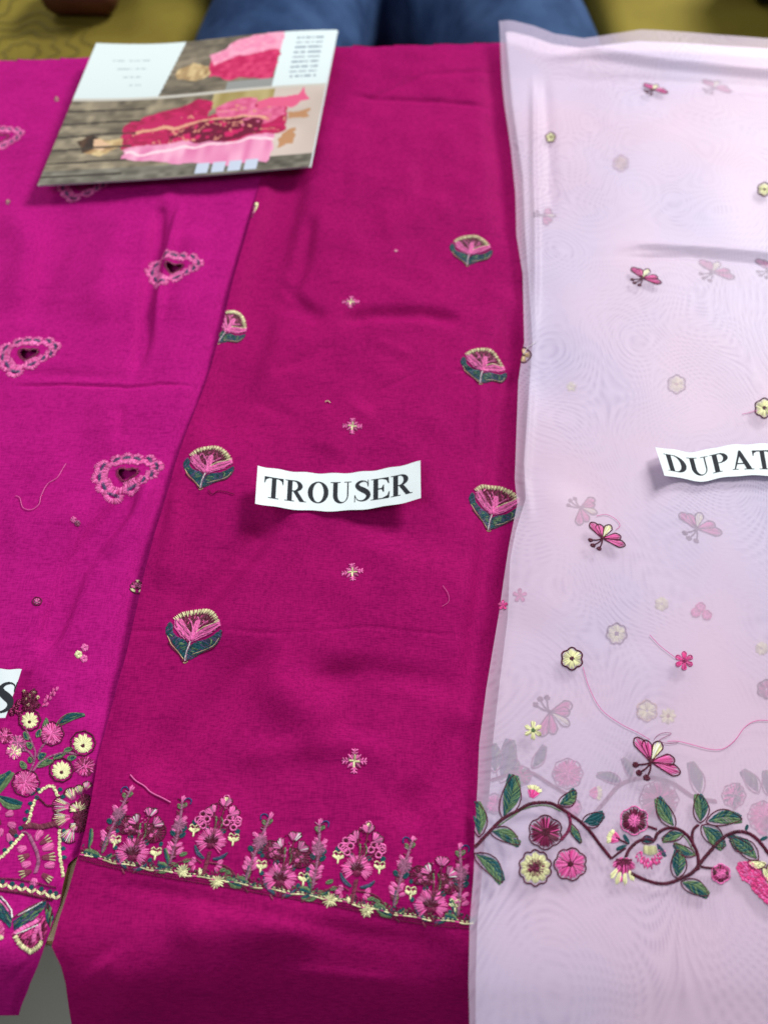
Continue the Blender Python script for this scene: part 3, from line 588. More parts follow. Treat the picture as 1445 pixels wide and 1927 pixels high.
q.sub('petal').rope(smooth(c6([(200, 790), (300, 720), (430, 660), (500, 600)])), 'pink', 8, 1.9).sub('petal').rope(smooth(c6([(430, 890), (440, 800), (490, 690)])), 'pink', 8, 1.9, lift=.8).sub('petal').rope(smooth(c6([(530, 860), (510, 760), (505, 660)])), 'pink', 5, 2, lift=.8).sub('petal').rope(smooth(c6([(300, 860), (400, 800), (460, 760)])), 'rose', 5, 2, lift=.8)
q.run(c6([(210, 800), (350, 740), (490, 680)]), 'white', 1.8, 6, 1.1)
q.sub('fringe')
for x, y in ((170, 850), (190, 890), (215, 930), (245, 965), (275, 990), (310, 1010), (345, 1035), (370, 1050), (400, 1040), (430, 1020), (460, 1000), (490, 975), (510, 945), (525, 920)):
    X_, Y_ = c6([(x, y)])[0]; X2, Y2 = c6([(x + (470 - x) * .17, y - (y - 560) * .14)])[0]
    q.st(X_, Y_, X2, Y2, 'cream', 2.4, .8).st(X_ + 2.5, Y_ + 1, X2 + 2.5, Y2 + 2, 'cream', 2.2, .8)
q.build()
q = hem('hanging_blossom'); q.fill(c6([(-150, 600), (20, 640), (60, 740), (40, 830), (-20, 860), (-150, 800)]), 60, ('pink', 'rose'), 2, 9).pom(*c6([(10, 840)])[0], 5, ('cream',)); q.build()

# ---------------- trouser piece (middle)
trouser = empty('trouser_fabric', (.05, .4, 0), 'raspberry fabric with floral hem border under the TROUSER strip, middle of the three cloths', 'fabric')
cloth('cloth_panel', h_tr, B_TR, trL, trR, 55, 2010, 860, 420, M['trouser'], trouser)
clip_tr = lambda x, y: x > trL.x(y) + .0008
def sprig(at, rot=0, sx=1, sy=1):
    m_ = Motif(trouser, 'tr', local('tr', (362, 1193), at, rot, sx, sy), clip_tr)
    L = lambda *pts: [((x - 890) / 4.38, (y - 1640) / 4.38) for x, y in pts]
    m_.sub('flower_sprig').rope(smooth(L((865, 1700), (858, 1760), (852, 1860))), 'mauve', 4, 2.2, 2).run(L((872, 1700), (850, 1780), (845, 1850)), 'white', 1.6, 5, .6).run(L((836, 1860), (850, 1868), (870, 1855)), 'sand', 2, 3)
    m_.run(smooth(L((700, 1700), (740, 1750), (800, 1800), (840, 1860), (900, 1820), (980, 1790), (1060, 1760), (1100, 1700), (1115, 1640))), 'maroon', 2, 5).run(smooth(L((690, 1650), (730, 1720), (790, 1780), (835, 1835))), 'sand', 1.5, 6, .5).run(smooth(L((900, 1800), (980, 1775), (1055, 1745), (1095, 1690))), 'sand', 1.5, 6, .5)
    m_.sub('leaf').fill(smooth(L((690, 1535), (715, 1560), (725, 1620), (770, 1660), (850, 1710), (855, 1845), (800, 1790), (730, 1700), (680, 1640), (668, 1580)), 4, True), 50, ('teal', 'teal', 'navy'), 1.9, 7).fill(L((780, 1690), (840, 1720), (840, 1780), (790, 1740)), 20, ('green', 'teal'), 2, 6, lift=.4).run(L((705, 1640), (725, 1655)), 'green', 3, 9, .6)
    m_.sub('leaf').fill(smooth(L((1105, 1630), (1110, 1680), (1075, 1740), (990, 1780), (862, 1845), (868, 1740), (930, 1700), (1000, 1690), (1060, 1660)), 4, True), -30, ('teal', 'teal', 'navy'), 1.9, 7).fill(L((890, 1735), (960, 1705), (950, 1760), (885, 1800)), -20, ('green', 'teal'), 2, 6, lift=.4).run(L((1020, 1690), (1045, 1705), (1030, 1740)), 'green', 3, 6, .6)
    m_.sub('flower_heart').fill(smooth(L((740, 1500), (800, 1455), (900, 1435), (990, 1455), (1050, 1520), (1075, 1570), (960, 1610), (880, 1680), (800, 1590)), 3, True), 75, ('maroon', 'maroon', 'wine'), 2.1, 9)
    m_.sub('petal').fill(L((722, 1495), (770, 1500), (815, 1560), (875, 1640), (866, 1705), (790, 1650), (728, 1585)), -50, 'pink', 1.9, 8, lift=.5)
    m_.sub('petal').fill(L((900, 1635), (980, 1590), (1088, 1555), (1098, 1600), (1030, 1650), (940, 1680), (880, 1705)), 20, 'pink', 1.9, 8, lift=.5)
    m_.sub('petal').fill(L((860, 1690), (870, 1580), (885, 1515), (915, 1510), (925, 1580), (900, 1680)), 95, 'pink', 1.9, 8, lift=.7).run(L((875, 1590), (850, 1530), (820, 1488)), 'pink', 3, 6, .7).run(L((915, 1590), (960, 1560), (990, 1545)), 'pink', 3, 6, .7).run(L((905, 1625), (960, 1590), (1070, 1565)), 'cream', 1.8, 8, .9)
    m_.run(L((725, 1500), (740, 1570), (800, 1640), (862, 1700)), 'maroon', 2, 5, .8).run(L((890, 1695), (940, 1670), (1030, 1645), (1095, 1600)), 'maroon', 2, 5, .8)
    m_.run(L((745, 1525), (800, 1590), (862, 1655)), 'maroon', 1.6, 4, 1.0).run(L((930, 1648), (1000, 1618), (1080, 1588)), 'maroon', 1.6, 4, 1.0).run(L((890, 1660), (893, 1600), (898, 1540)), 'rose', 1.6, 4, 1.1)
    for k in range(16): m_.st(*(lambda x, y: ((x - 890) / 4.38, (y - 1640) / 4.38, (x + J(30) - 890) / 4.38, (y + 30 - 1640) / 4.38))(790 + R_.random() * 220, 1465 + R_.random() * 70), R_.choice(('pink', 'rose', 'brown')), 1.6, .6)
    m_.sub('fringe'); q = rs(smooth(L((712, 1500), (760, 1450), (820, 1425), (880, 1412), (935, 1412), (990, 1440), (1040, 1490), (1085, 1560))), 3.6)
    b = L((880, 1640))[0]
    for i, a in enumerate(q):
        d = np.array(b) - a; d /= np.hypot(*d); l = 7 + (i % 2) * 3 + J(1); m_.st(a[0] - d[0], a[1] - d[1], a[0] + d[0] * l, a[1] + d[1] * l, 'cream', 1.9, .8)
        if i % 2: m_.st(a[0] + 1.2 - d[0], a[1] - d[1], a[0] + d[0] * l * .6 + 1.5, a[1] + d[1] * l * .6, 'cream', 1.7, .8)
    m_.build()
sprig((365, 1194)); sprig((392, 880), 0, 1, 1); sprig((431, 617), -14, .72, 1.02); sprig((467, 404), -20, .22, 1); sprig((886, 472), -2); sprig((911, 691), -3); sprig((930, 958), -6)
def star(at, s=1):
    m_ = Motif(trouser, 'tr', local('tr', (667, 1433), at, J(5), s * 1.05, s * 1.05)); m_.sub('star_motif')
    for k in range(4):
        a = math.radians(90 * k); c, s_ = math.cos(a), math.sin(a)
        for o in (-1.5, 1.5): m_.st(c * 9 - s_ * o, s_ * 9 + c * o, c * 23 - s_ * o * .3, s_ * 23 + c * o * .3, 'pink', 2.2, .2)
        for r in (12, 17.5):
            for sg in (-1, 1): m_.st(c * r, s_ * r, c * (r + 4) - s_ * sg * 6, s_ * (r + 4) + c * sg * 6, 'pink', 2.8, .2)
        for sg in (0, 1.4): m_.st(-s_ * sg, c * sg, c * 10 - s_ * sg, s_ * 12 + c * sg, 'cream', 2.0, .7)
        a += PI / 4; c, s_ = math.cos(a), math.sin(a); m_.st(c * 3, s_ * 3, c * 17, s_ * 17, 'pink', 3.4, .1).st(c * 9, s_ * 9, c * 11 - s_ * 4, s_ * 11 + c * 4, 'mauve', 2).st(c * 9, s_ * 9, c * 11 + s_ * 4, s_ * 11 - c * 4, 'mauve', 2)
    for i in range(34): a = R_.random() * 6.28; q0 = 6 + 8 * R_.random(); m_.st(math.cos(a) * q0 * .6, math.sin(a) * q0 * .6, math.cos(a) * q0, math.sin(a) * q0, R_.choice(('pink', 'mauve', 'pink')), 1.9, .15)
    m_.build()
for p in ((660, 568), (663, 802), (663, 1077), (667, 1433)): star(p)
star((745, 472), .25)
# ---- hem border
BL = smooth([(150, 1610), (190, 1622), (260, 1636), (330, 1648), (430, 1664), (500, 1677), (560, 1687), (620, 1697), (680, 1710), (740, 1724), (800, 1734), (900, 1743)], 4)
q = Motif(trouser, 'tr', pxmap('tr'), clip_tr); q.sub('twisted_border_line').rope([(x, y + 7) for x, y in BL], 'maroon', 2.4, 3.0, 1.7).rope([(x, y + 2) for x, y in BL], 'maroon', 2.0, 3.2, 1.6); q.build()
q = Motif(trouser, 'tr', pxmap('tr'), clip_tr); q.sub('scalloped_border_line'); z = rs(BL, 9)
for i, (a, b) in enumerate(zip(z[:-1], z[1:])):
    if i % 9 in (3,): continue
    yo = -5 - 4 * abs(math.sin(i * .42)); yb = -5 - 4 * abs(math.sin((i + 1) * .42))
    q.st(a[0], a[1] + yo + 4, b[0] + 1, b[1] + yb + 4, 'cream' if i % 4 else 'rose', 2.4, .3).st(a[0] + 3, a[1] + yo, b[0] - 1, b[1] + yb, 'cream', 1.7, .2)
q.build()
q = Motif(trouser, 'tr', pxmap('tr'), clip_tr); q.sub('border_ground_stitches')
for a in rs(BL, 1.6):
    for k in range(2):
        h = 4 + 14 * R_.random() ** 1.8; q.st(a[0] + J(2), a[1] - h, a[0] + J(4), a[1] - h - 3 - 3 * R_.random(), R_.choice(('maroon', 'wine', 'brown', 'teal', 'green', 'maroon')), 1.8)
q.build()
def bm_(at, s=1, rot=-4): return Motif(trouser, 'tr', local('tr', (520, 1640), at, rot, s * 1.08, s * 1.08), clip_tr)
def tulip(m_, x, y):
    m_.sub('tulip_bud')
    for a, L_ in ((140, 13), (40, 13), (90, 9)): m_.petal(x, y + 6, a, L_, 6, 'cream', 4, 2)
    m_.st(x, y + 4, x, y + 14, 'cream', 3).run([(x - 9, y - 5), (x - 6, y - 10), (x, y - 4), (x + 6, y - 10), (x + 9, y - 5)], 'cream', 1.8, 4, .5)
def carn(m_, r=27, side='A'):
    m_.sub('carnation')
    for i in range(44):
        a = math.radians(-50 + 280 * (i + .5) / 44 + J(2)); rb = r * (.97 + .07 * math.cos(6 * a)) + J(2.2); ra = r * .40 + J(3)
        m_.st(ra * math.cos(a), -ra * math.sin(a), rb * math.cos(a) * 1.0, -rb * math.sin(a) * .98, 'pink' if i % 7 else 'rose', 2.1, .5)
    m_.sub('flower_centre'); m_.fan(0, 4, 0, r * .62, 15, 165, 12, 'maroon', 2.4, 4, .6).fan(0, 2, r * .2, r * .62, 30, 150, 5, 'mauve', 1.8, 2, .9).fan(0, 2, 0, r * .45, 200, 340, 8, 'wine', 2.2, 2, .6)
def motifA(at):
    m_ = bm_(at); m_.sub('border_blossom')
    for x in (3, 13): m_.run([(x, -25), (x * 1.2, -40), (x * .8, -55)], 'green', 2.6, 5)
    for x, y in ((-14, 38), (-6, 30), (0, 24), (6, 30), (14, 36)): m_.st(x, y - 10, x * .5, y, 'brown', 3)
    for sx, cx, cy, rr in ((-1, -22, -50, 15), (1, 33, -40, 17), (-1, -8, -42, 9), (1, 20, -46, 9)):
        m_.sub('side_blossom').flower(cx, cy, rr * 1.02, 5, ('wine', 'brown'), 'maroon', None, m=4, w=2, gap=.8); m_.pom(cx, cy, rr * .32, ('rose', 'mauve'), n=8)
    for cx, cy in ((-14, -45), (-20, -40), (26, -34), (2, -40)): m_.pom(cx, cy, 4, ('pink',))
    for cx, cy, a in ((-3, -62, 135), (27, -60, 45), (17, -76, 88)):
        m_.sub('top_blossom').petal(cx, cy + 8, a + 27, 18, 12, ('pink', 'mauve'), 6, 2.3, 1.2, 'maroon').petal(cx, cy + 8, a - 27, 18, 12, ('mauve', 'pink', 'white'), 6, 2.3, 1.2, 'maroon')
    m_.sub('stem')
    for e in ((-3, -60), (27, -54), (17, -72), (-22, -42), (33, -34)): m_.rope(smooth([(2, -14), (e[0] * .5 + 4, e[1] * .5 - 4), e]), 'brown', 2.6, 2.4, 1.7, 1.3)
    for i in range(48): m_.st(*(lambda a, q, u, v: (a + q * (1 + u / 45), -44 + u, a + q * (1 + u / 45) + v, -44 + u + J(5)))(4, J(28), J(34), J(4)), R_.choice(('maroon', 'maroon', 'wine', 'pink', 'mauve')), 1.8, .5)
    carn(m_, 29)
    tulip(m_, -36, -20); tulip(m_, 41, -4)
    for x, y in ((-36, -38), (-10, -27), (20, -20), (47, -20), (-33, -7), (33, 10)): m_.sub('teal_knot').dot(x, y, 5 if abs(x) < 30 else 3.6, 'teal', 0)
    m_.sub('leaf').leaf((-30, -4), (-6, 28), 7, 4, 'navy', 'teal', None); m_.sub('leaf').leaf((30, 14), (8, 30), 7, -4, 'navy', 'teal', None)
    m_.build()
def motifB(at):
    m_ = bm_(at); m_.sub('border_blossom')
    for x in (2, 12): m_.run([(x, -22), (x * 1.3, -38), (x * .8, -46)], 'green', 2.6, 5)
    m_.rope([(0, 20), (-2, 40), (-5, 62)], 'brown', 7, 2.2)
    for side, cl in ((-1, ((-24, -49), (-31, -38), (-26, -34), (-15, -40), (-20, -28), (-12, -50))), (1, ((36, -45), (42, -36), (27, -45), (36, -28), (22, -36), (42, -42)))):
        m_.sub('side_blossom')
        for x, y in cl: m_.run([(x + 6 * math.cos(t), y + 6 * math.sin(t)) for t in np.linspace(0, 2 * PI, 10)], 'pink', 3, 3.5, .4).dot(x, y, 3.6, 'maroon')
    for cx, cy, a in ((-4, -58, 130), (26, -58, 50), (14, -72, 90)):
        m_.sub('top_blossom').petal(cx, cy + 7, a + 27, 18, 12, ('pink',), 6, 2.3, 1.2, 'maroon').petal(cx, cy + 7, a - 27, 18, 12, ('pink', 'mauve'), 6, 2.3, 1.2, 'maroon')
    m_.pom(14, -80, 4.5, ('cream',)).run([(8, -80), (10, -87), (17, -88), (21, -80)], 'pink', 2, 3)
    m_.sub('stem')
    for e in ((-4, -56), (26, -54), (14, -72), (-22, -38), (34, -36)): m_.rope(smooth([(0, -12), (e[0] * .5 + 4, e[1] * .5 - 4), e]), 'brown', 2.6, 2.4, 1.7, .9)
    for i in range(48): m_.st(*(lambda a, q, u, v: (a + q * (1 + u / 45), -44 + u, a + q * (1 + u / 45) + v, -44 + u + J(5)))(5, J(26), J(34), J(4)), R_.choice(('maroon', 'maroon', 'wine', 'pink', 'brown')), 1.8, .2)
    carn(m_, 27)
    tulip(m_, -35, -20); tulip(m_, 39, -8)
    for x, y in ((-37, -33), (-12, -23), (19, -20), (44, -21)): m_.sub('teal_knot').dot(x, y, 4.5, 'teal', 0)
    m_.sub('leaf').leaf((-30, 6), (-8, 32), 7, 4, 'navy', 'teal', None); m_.sub('leaf').leaf((34, 16), (8, 32), 7, -4, 'navy', 'teal', None)
    for x, sg in ((-22, -1), (14, 1)):
        m_.sub('petal').petal(x + 2, 40, 90 + sg * -50, 13, 9, 'pink', 6).petal(x, 42, 180 if sg < 0 else 0, 13, 9, 'pink', 6).petal(x, 44, 250 if sg < 0 else -60, 11, 8, ('pink', 'rose'), 5)
    m_.sub('tulip_bud').petal(-8, 62, 110, 14, 8, 'cream', 4)
    m_.sub('cream_star').fan(-42, 57, 1, 12, 0, 360, 15, 'cream', 2.2, 3, .3); m_.sub('cream_star').fan(22, 70, 1, 12, 0, 360, 15, 'cream', 2.2, 3, .3)
    m_.sub('leaf').leaf((-95, 58), (-64, 52), 14, 2, 'green', 'teal', None); m_.sub('leaf').leaf((36, 64), (66, 76), 12, 3, 'green', 'teal', None)
    for a, b in (((-66, 44), (-52, 48)), ((-46, 40), (-32, 36)), ((34, 64), (46, 62)), ((44, 56), (34, 50)), ((-54, 30), (-40, 24)), ((22, 52), (34, 48))): m_.sub('leaf').leaf(a, b, 8, 0, 'green', 'green', None)
    m_.sub('stem').rope(smooth([(-90, 64), (-60, 46), (-30, 34), (-10, 40)]), 'brown', 3.2, 2.4, 2).rope(smooth([(4, 38), (36, 44), (60, 66), (80, 86)]), 'brown', 3.2, 2.4, 2)
    m_.build()
def spike(at, lean=1, s=1):
    m_ = bm_(at, s); k = lean
    X = (lambda t: 8 + 26 * t ** 1.2) if lean > 0 else (lambda t: -4 + 4 * math.sin(t * 3))
    ax = [(X(t), -116 * t) for t in np.linspace(0, 1, 12)]
    m_.sub('flower_spike').rope(ax, 'mauve', 5, 2.2, 2.1)
    for t in (.1, .2, .33, .45, .88): m_.petal(X(t), -116 * t, 60 + J(20), 11, 7, 'brown', 4).petal(X(t), -116 * t, 130 + J(20), 11, 7, 'brown', 4)
    m_.fan(X(.6), -116 * .6, 1, 13, 0, 360, 22, 'mauve', 2.2, 2.5, .4)
    for i in range(30):
        t = R_.random(); sg = R_.choice((-1, 1)); m_.st(X(t), -116 * t, X(t) + sg * (5 + 5 * R_.random()), -116 * t - 5 + J(3), R_.choice(('brown', 'wine', 'mauve', 'maroon')), 1.8, .2)
    for t, n, r in ((.2, 6, 17), (.62, 7, 15)):
        m_.sub('pink_bloom')
        for i in range(n): m_.petal(X(t) + J(3), -116 * t + (i // 2) * 7 - 6, (35 if i % 2 else 145) + J(12), r, 8, 'pink', 5)
    for t, sg in ((.42, -1), (.40, 1), (.50, 1)): m_.sub('leaf').leaf((X(t) + sg * 4, -116 * t), (X(t) + sg * 13, -116 * t - 11), 10, 0, 'teal', 'teal', None)
    for t, sg in ((.86, -1), (.88, 1)): m_.sub('leaf').leaf((X(t) + sg, -116 * t), (X(t) + sg * 8, -116 * t - 10), 8, 0, 'green', 'green', None)
    m_.sub('petal').petal(X(1), -112, 80, 14, 9, 'pink', 6)
    sg = -1 if lean > 0 else 1
    m_.sub('curl').run(smooth([(X(1) + sg * 3, -116), (X(1) + sg * 10, -122), (X(1) + sg * 17, -118), (X(1) + sg * 16, -110)]), 'blue', 2.4, 3.5)
    for a, b, w_ in (((6 * k, 6), (14 * k - 4, -26), 9), ((-4, 10), (-26, 2), 11), ((14, 12), (26, 4), 9)): m_.sub('leaf').leaf(a, b, w_, 2, 'green', 'teal', None)
    m_.build()
for p in ((250, 1606), (527, 1654), (811, 1704)): motifA(p)
for p in ((398, 1584), (672, 1636)): motifB(p)
for p in ((185, 1602), (455, 1656), (733, 1704)): spike(p, 1)
for p in ((324, 1626), (592, 1672), (866, 1722)): spike(p, -1)
q = Motif(trouser, 'tr', pxmap('tr'), clip_tr); q.sub('leaf').leaf((192, 1616), (160, 1602), 14, 2, 'green', 'teal', None); q.sub('leaf').leaf((166, 1600), (172, 1560), 8, 2, 'green', 'teal', None)
q.sub('leaf').leaf((470, 1664), (442, 1654), 14, 2, 'green', 'teal', None); q.build()

# ---------------- dupatta (right)
dup = empty('dupatta', (.3, .4, 0), 'sheer pale lilac scarf with a trailing vine border, folded in layers along the right side', 'fabric')
ttop = lambda U: np.interp(U, [936, 965, 1000, 1040, 1095, 1150, 1200, 1300, 1445, 1700], [-6, -4, 4, 18, 25, 18, 12, 16, 26, 40]) - 0
def cl2(name, surf, base, eL, v0, mat, nr=560, nc=300, v1=2010): return cloth(name, surf, base, eL, duR, v0, v1, nr, nc, mat, dup, tilt=ttop, far=.16)
cl2('under_layer', h_du, B_DU, duI, 64, M['under'], 300, 160)
cl2('sheer_layer', h_dt, B_DT, duL, 61, M['sheer'])
D = pxmap('dt'); U_ = pxmap('du')
def dm(name): return smallmo(dup, 'dt', name, D, lambda x, y: x > duL.x(y) - .0005)
def gm(name): return smallmo(dup, 'du', name, U_, lambda x, y: x > duI.x(y))
c3 = crop(880, 1440, 5.16); c4 = crop(1130, 1460, 4.587); c8 = crop(880, 1380, 2.557)
q = dm('vine_stem')
q.rope(smooth([(880, 1604), (895, 1593), (915, 1572), (944, 1543), (973, 1527), (996, 1514), (1019, 1511), (1041, 1514), (1066, 1529), (1089, 1545), (1109, 1564), (1126, 1587), (1151, 1618)]), 'maroon', 6.8, 3.3, 2.9)
q.run(smooth(c3([(300, 590), (420, 510), (540, 430), (680, 395), (800, 400), (900, 450)])), 'green', 2, 7, .1)
q.sub('vine_stem').rope(smooth([(1188, 1645), (1217, 1658), (1248, 1664), (1274, 1657), (1302, 1643), (1320, 1621), (1339, 1599), (1359, 1578), (1381, 1567), (1402, 1567), (1422, 1578), (1440, 1599), (1453, 1617), (1475, 1640)]), 'maroon', 7.2, 3.5, 3.0)
q.sub('vine_stem').rope(smooth([(1178, 1612), (1184, 1599), (1200, 1584), (1217, 1580), (1230, 1582), (1237, 1569), (1252, 1560), (1272, 1560), (1291, 1571), (1304, 1589), (1313, 1613), (1313, 1640)]), 'maroon', 6.4, 3.2, 2.8)
q.run(smooth([(1275, 1567), (1290, 1578), (1300, 1594), (1308, 1612)]), 'green', 2, 6, .1)
q.sub('vine_stem').rope(smooth([(1303, 1592), (1303, 1565), (1315, 1552)]), 'maroon', 5.5, 2.5).rope([(1219, 1556), (1237, 1562)], 'maroon', 5, 2.4)
q.sub('vine_stem').rope(smooth([(1069, 1531), (1073, 1549), (1068, 1566), (1054, 1583)]), 'wine', 6, 2.4)
q.sub('vine_stem').rope([(1319, 1632), (1330, 1634), (1345, 1635)], 'maroon', 5, 2.4)
q.sub('vine_stem').rope([(1151, 1616), (1163, 1606), (1178, 1596)], 'maroon', 4, 2.4).rope([(1180, 1588), (1170, 1583), (1158, 1576)], 'maroon', 3.5, 2.2)
q.build()
LV = [ # base, tip, width, bend, side colours
    (c3([(340, 520), (445, 95)]), 32, 6, 'green', 'teal', 1), (c3([(110, 700), (85, 355)]), 24, 4, 'green', 'teal', 1), (c3([(215, 640), (505, 775)]), 24, -6, 'teal', 'green', .75), (c3([(60, 860), (335, 1145)]), 26, -8, 'green', 'teal', 1),
    (c3([(880, 385), (1045, 245)]), 22, 6, 'green', 'teal', 1), (c3([(1110, 560), (1320, 475)]), 24, 4, 'teal', 'teal', .9), (c3([(990, 570), (1098, 760)]), 12, 0, 'teal', 'green', 1),
    (c4([(640, 450), (490, 190)]), 24, -3, 'teal', 'green', 1), (c4([(860, 410), (840, 160)]), 26, 4, 'teal', 'green', .85), (c4([(910, 400), (1220, 375)]), 26, -6, 'green', 'teal', .75), (c4([(870, 430), (1060, 630)]), 28, -3, 'green', 'teal', .95),
    (c4([(720, 500), (530, 560)]), 18, 2, 'teal', 'green', .9), (c4([(820, 690), (630, 590)]), 16, -3, 'green', 'teal', .9), (c4([(660, 890), (670, 640)]), 26, 2, 'green', 'teal', .85), (c4([(690, 920), (930, 1040)]), 24, -4, 'teal', 'green', .9),
    (c4([(1360, 730), (1130, 540)]), 26, 3, 'teal', 'green', 1), (c4([(1320, 640), (1110, 510)]), 20, -8, 'teal', 'teal', .5), (c4([(480, 580), (560, 700)]), 8, 0, 'teal', 'navy', 1), (c4([(350, 570), (460, 565)]), 14, -3, 'teal', 'navy', 1),
    (c4([(250, 600), (200, 510)]), 7, 0, 'teal', 'teal', 1), (c4([(230, 600), (135, 640)]), 7, 0, 'teal', 'teal', 1), (c4([(1250, 480), (1268, 425)]), 6, 0, 'teal', 'teal', 1), (c4([(1370, 560), (1440, 530)]), 6, 0, 'teal', 'teal', 1),
    ([(1475, 1580), (1452, 1520)], 26, 3, 'green', 'teal', 1)]
for (ps, wd, bd, ca, cb, fu) in LV:
    q = dm('leaf'); q.leaf(ps[0], ps[1], wd * 1.08, bd, (ca,) * 3 + (cb,), (cb,) * 5 + (ca,), 'maroon' if wd > 9 else None, 1.7, fu, 2.1, 2.0); q.build()
def round_flower(f, x, y, r, cpet, inner, npet, outline='maroon', asp=1.0, cr=.5, mid=None):
    q = f('round_flower'); q.run([(x + r * 1.05 * math.cos(t) * (.86 + .17 * abs(math.sin(npet * t / 2)) ** .7), y + asp * r * 1.05 * math.sin(t) * (.86 + .17 * abs(math.sin(npet * t / 2)) ** .7)) for t in np.linspace(0, 2 * PI, 90)], outline, 2.3, 4, .3)
    for i in range(npet):
        q.sub('petal').petal(x, y, 360 * (i + .5) / npet, r * 1.0, 2 * r * math.sin(PI / npet) * .86, cpet, 9, 2.3)
        if cr < .4: q.st(x + r * .1, y, x + r * .75 * math.cos(2 * PI * i / npet), y - r * .75 * math.sin(2 * PI * i / npet), outline, 1.8, .4)
    q.sub('flower_centre').pom(x, y, r * cr, inner)
    if mid: q.pom(x, y, r * .3, mid)
    q.build()
round_flower(dm, 1026, 1567, 30, ('wine', 'wine', 'rose', 'maroon'), ('maroon',), 6, cr=.3)
round_flower(dm, 1007, 1634, 29, ('cream',), ('maroon', 'maroon', 'wine'), 10, asp=1.1, cr=.62)
round_flower(dm, 1073, 1627, 29, ('pink', 'rose', 'pink'), ('maroon',), 7, cr=.2)
round_flower(dm, 1193, 1545, 25, ('maroon', 'wine'), ('pink',), 6, 'pink', cr=.5)
round_flower(dm, 1356, 1645, 17, ('maroon', 'rose'), ('pink',), 6, 'pink', cr=.6)
def tulipbud(f, x, y, ang, s=1, c1=('pink', 'hot'), c2_='cream'):
    q = f('tulip_bud'); a = math.radians(ang); ux, uy = math.cos(a), -math.sin(a)
    for k in (-26, 0, 26): q.petal(x, y, ang + k, 21 * s, 10 * s, c1, 6, 2.1)
    q.sub('tulip_tip')
    for k in (-20, 0, 20, 8, -8):
        t = math.radians(ang + k); X_, Y_ = x + math.cos(t) * 15 * s, y - math.sin(t) * 15 * s; q.petal(X_, Y_, ang + k * 2, 12 * s, 8 * s, c2_, 4, 2)
    q.build()
tulipbud(dm, *c3([(615, 330)])[0], 70); tulipbud(dm, *c4([(170, 560)])[0], 158)
q = dm('tassel_flower')
q.pom(*c4([(200, 720)])[0], 16, ('maroon', 'wine'), 180, 360).sub('petal')
for a, L_ in ((250, 34), (225, 30), (270, 36), (290, 34), (310, 30)): q.petal(*c4([(205, 700)])[0], a, L_, 14, ('rose', 'pink', 'wine'), 7)
q.sub('petal')
for a, L_ in ((235, 40), (252, 44), (272, 44), (292, 40)):
    X_, Y_ = c4([(205, 720)])[0]; t = math.radians(a); q.petal(X_ + math.cos(t) * L_ * .5, Y_ - math.sin(t) * L_ * .5, a, L_ * .62, 9, 'cream', 6, 2)
q.sub('petal').petal(*c4([(175, 860)])[0], 265, 14, 8, 'pink', 5)
q.build()
q = dm('half_blossom'); X_, Y_ = c4([(420, 620)])[0]
for i in range(60):
    a = math.radians(-160 + 150 * (i + .5) / 60 + J(2)); r0 = 22 + J(4) + (i % 2) * 8
    q.st(X_ + math.cos(a) * r0 * .8, Y_ - math.sin(a) * r0, X_ + math.cos(a) * (r0 + 8) * .75, Y_ - math.sin(a) * (r0 + 8), R_.choice(('pink', 'hot', 'rose')), 2.1)
q.sub('cream_fan')
for k in range(9): q.st(X_ - 10 + k * 2.6, Y_ - 4, X_ - 12 + k * 3.1 + 2, Y_ + 17 - abs(k - 4) * 1.2, 'cream', 2.2, .4)
q.build()
q = dm('large_blossom')
q.fill(c4([(1190, 750), (1290, 740), (1360, 800), (1445, 900), (1560, 960), (1560, 1180), (1445, 1120), (1380, 1060), (1310, 990), (1290, 940), (1220, 900), (1170, 800)]), -35, ('pink', 'hot', 'hot'), 2.0, 7)
q.run(c4([(1260, 760), (1330, 800), (1380, 850), (1445, 920)]), 'rose', 2, 6, .5)
q.sub('leaf').leaf(*c4([(1265, 750), (1425, 770)]), 16, 3, 'cream', 'cream', 'maroon').sub('leaf').leaf(*c4([(1395, 790), (1460, 940)]), 16, -3, 'cream', 'cream', 'maroon').sub('leaf').leaf(*c4([(1460, 760), (1445, 850)]), 14, -3, 'cream', 'cream', 'maroon')
q.build()
def dragonfly(f, fm_, at, rot=0, sx=1, sy=1, surf='dt', clip=None, gh=False):
    m_ = Motif(dup, surf, local(surf, (1224, 1434), at, rot, sx, sy), clip); m_.sub('butterfly_motif')
    for ex, ey in ((-29, 6), (-25, 21), (-12, 30)):
        m_.rope(smooth([(0, 2), (ex * .5 + 2, ey * .5 + 2), (ex, ey)]), 'maroon', 3.2, 2, 2).fan(ex, ey, 0, 6.5, 0, 360, 13, 'maroon', 2, 1)
    m_.pom(0, 0, 4, ('maroon',))
    for tx, ty, w_, c in ((-20, -45, 20, ('pink', 'rose')), (-3, -40, 18, ('pink', 'rose')), (44, -5, 20, ('pink', 'rose')), (50, 20, 20, ('pink', 'rose')), (24, -38, 17, ('cream', 'cream', 'white'))):
        m_.sub('wing'); L_ = math.hypot(tx, ty); m_.petal(0, 0, math.degrees(math.atan2(-ty, tx)), L_, w_, c, 11, 2.2, 0, 'maroon', 2.4)
    m_.build()
cd_ = lambda x, y: x > duL.x(y)
dragonfly(None, None, (1224, 1434)); dragonfly(None, None, (1133, 1013), 0, .9, .9); dragonfly(None, None, (1208, 523), 0, .95, .95); dragonfly(None, None, (1228, 168), 0, .9, 1)
for at, rot, s_ in (((1035, 1340), -95, .95), ((1092, 955), -80, .85), ((1310, 995), 10, 1), ((1340, 512), 0, 1.1), ((1342, 165), 0, 1.1), ((1445, 508), 0, 1), ((1022, 405), -60, .8)):
    dragonfly(None, None, at, rot, s_, s_, 'du', lambda x, y: x > duI.x(y))
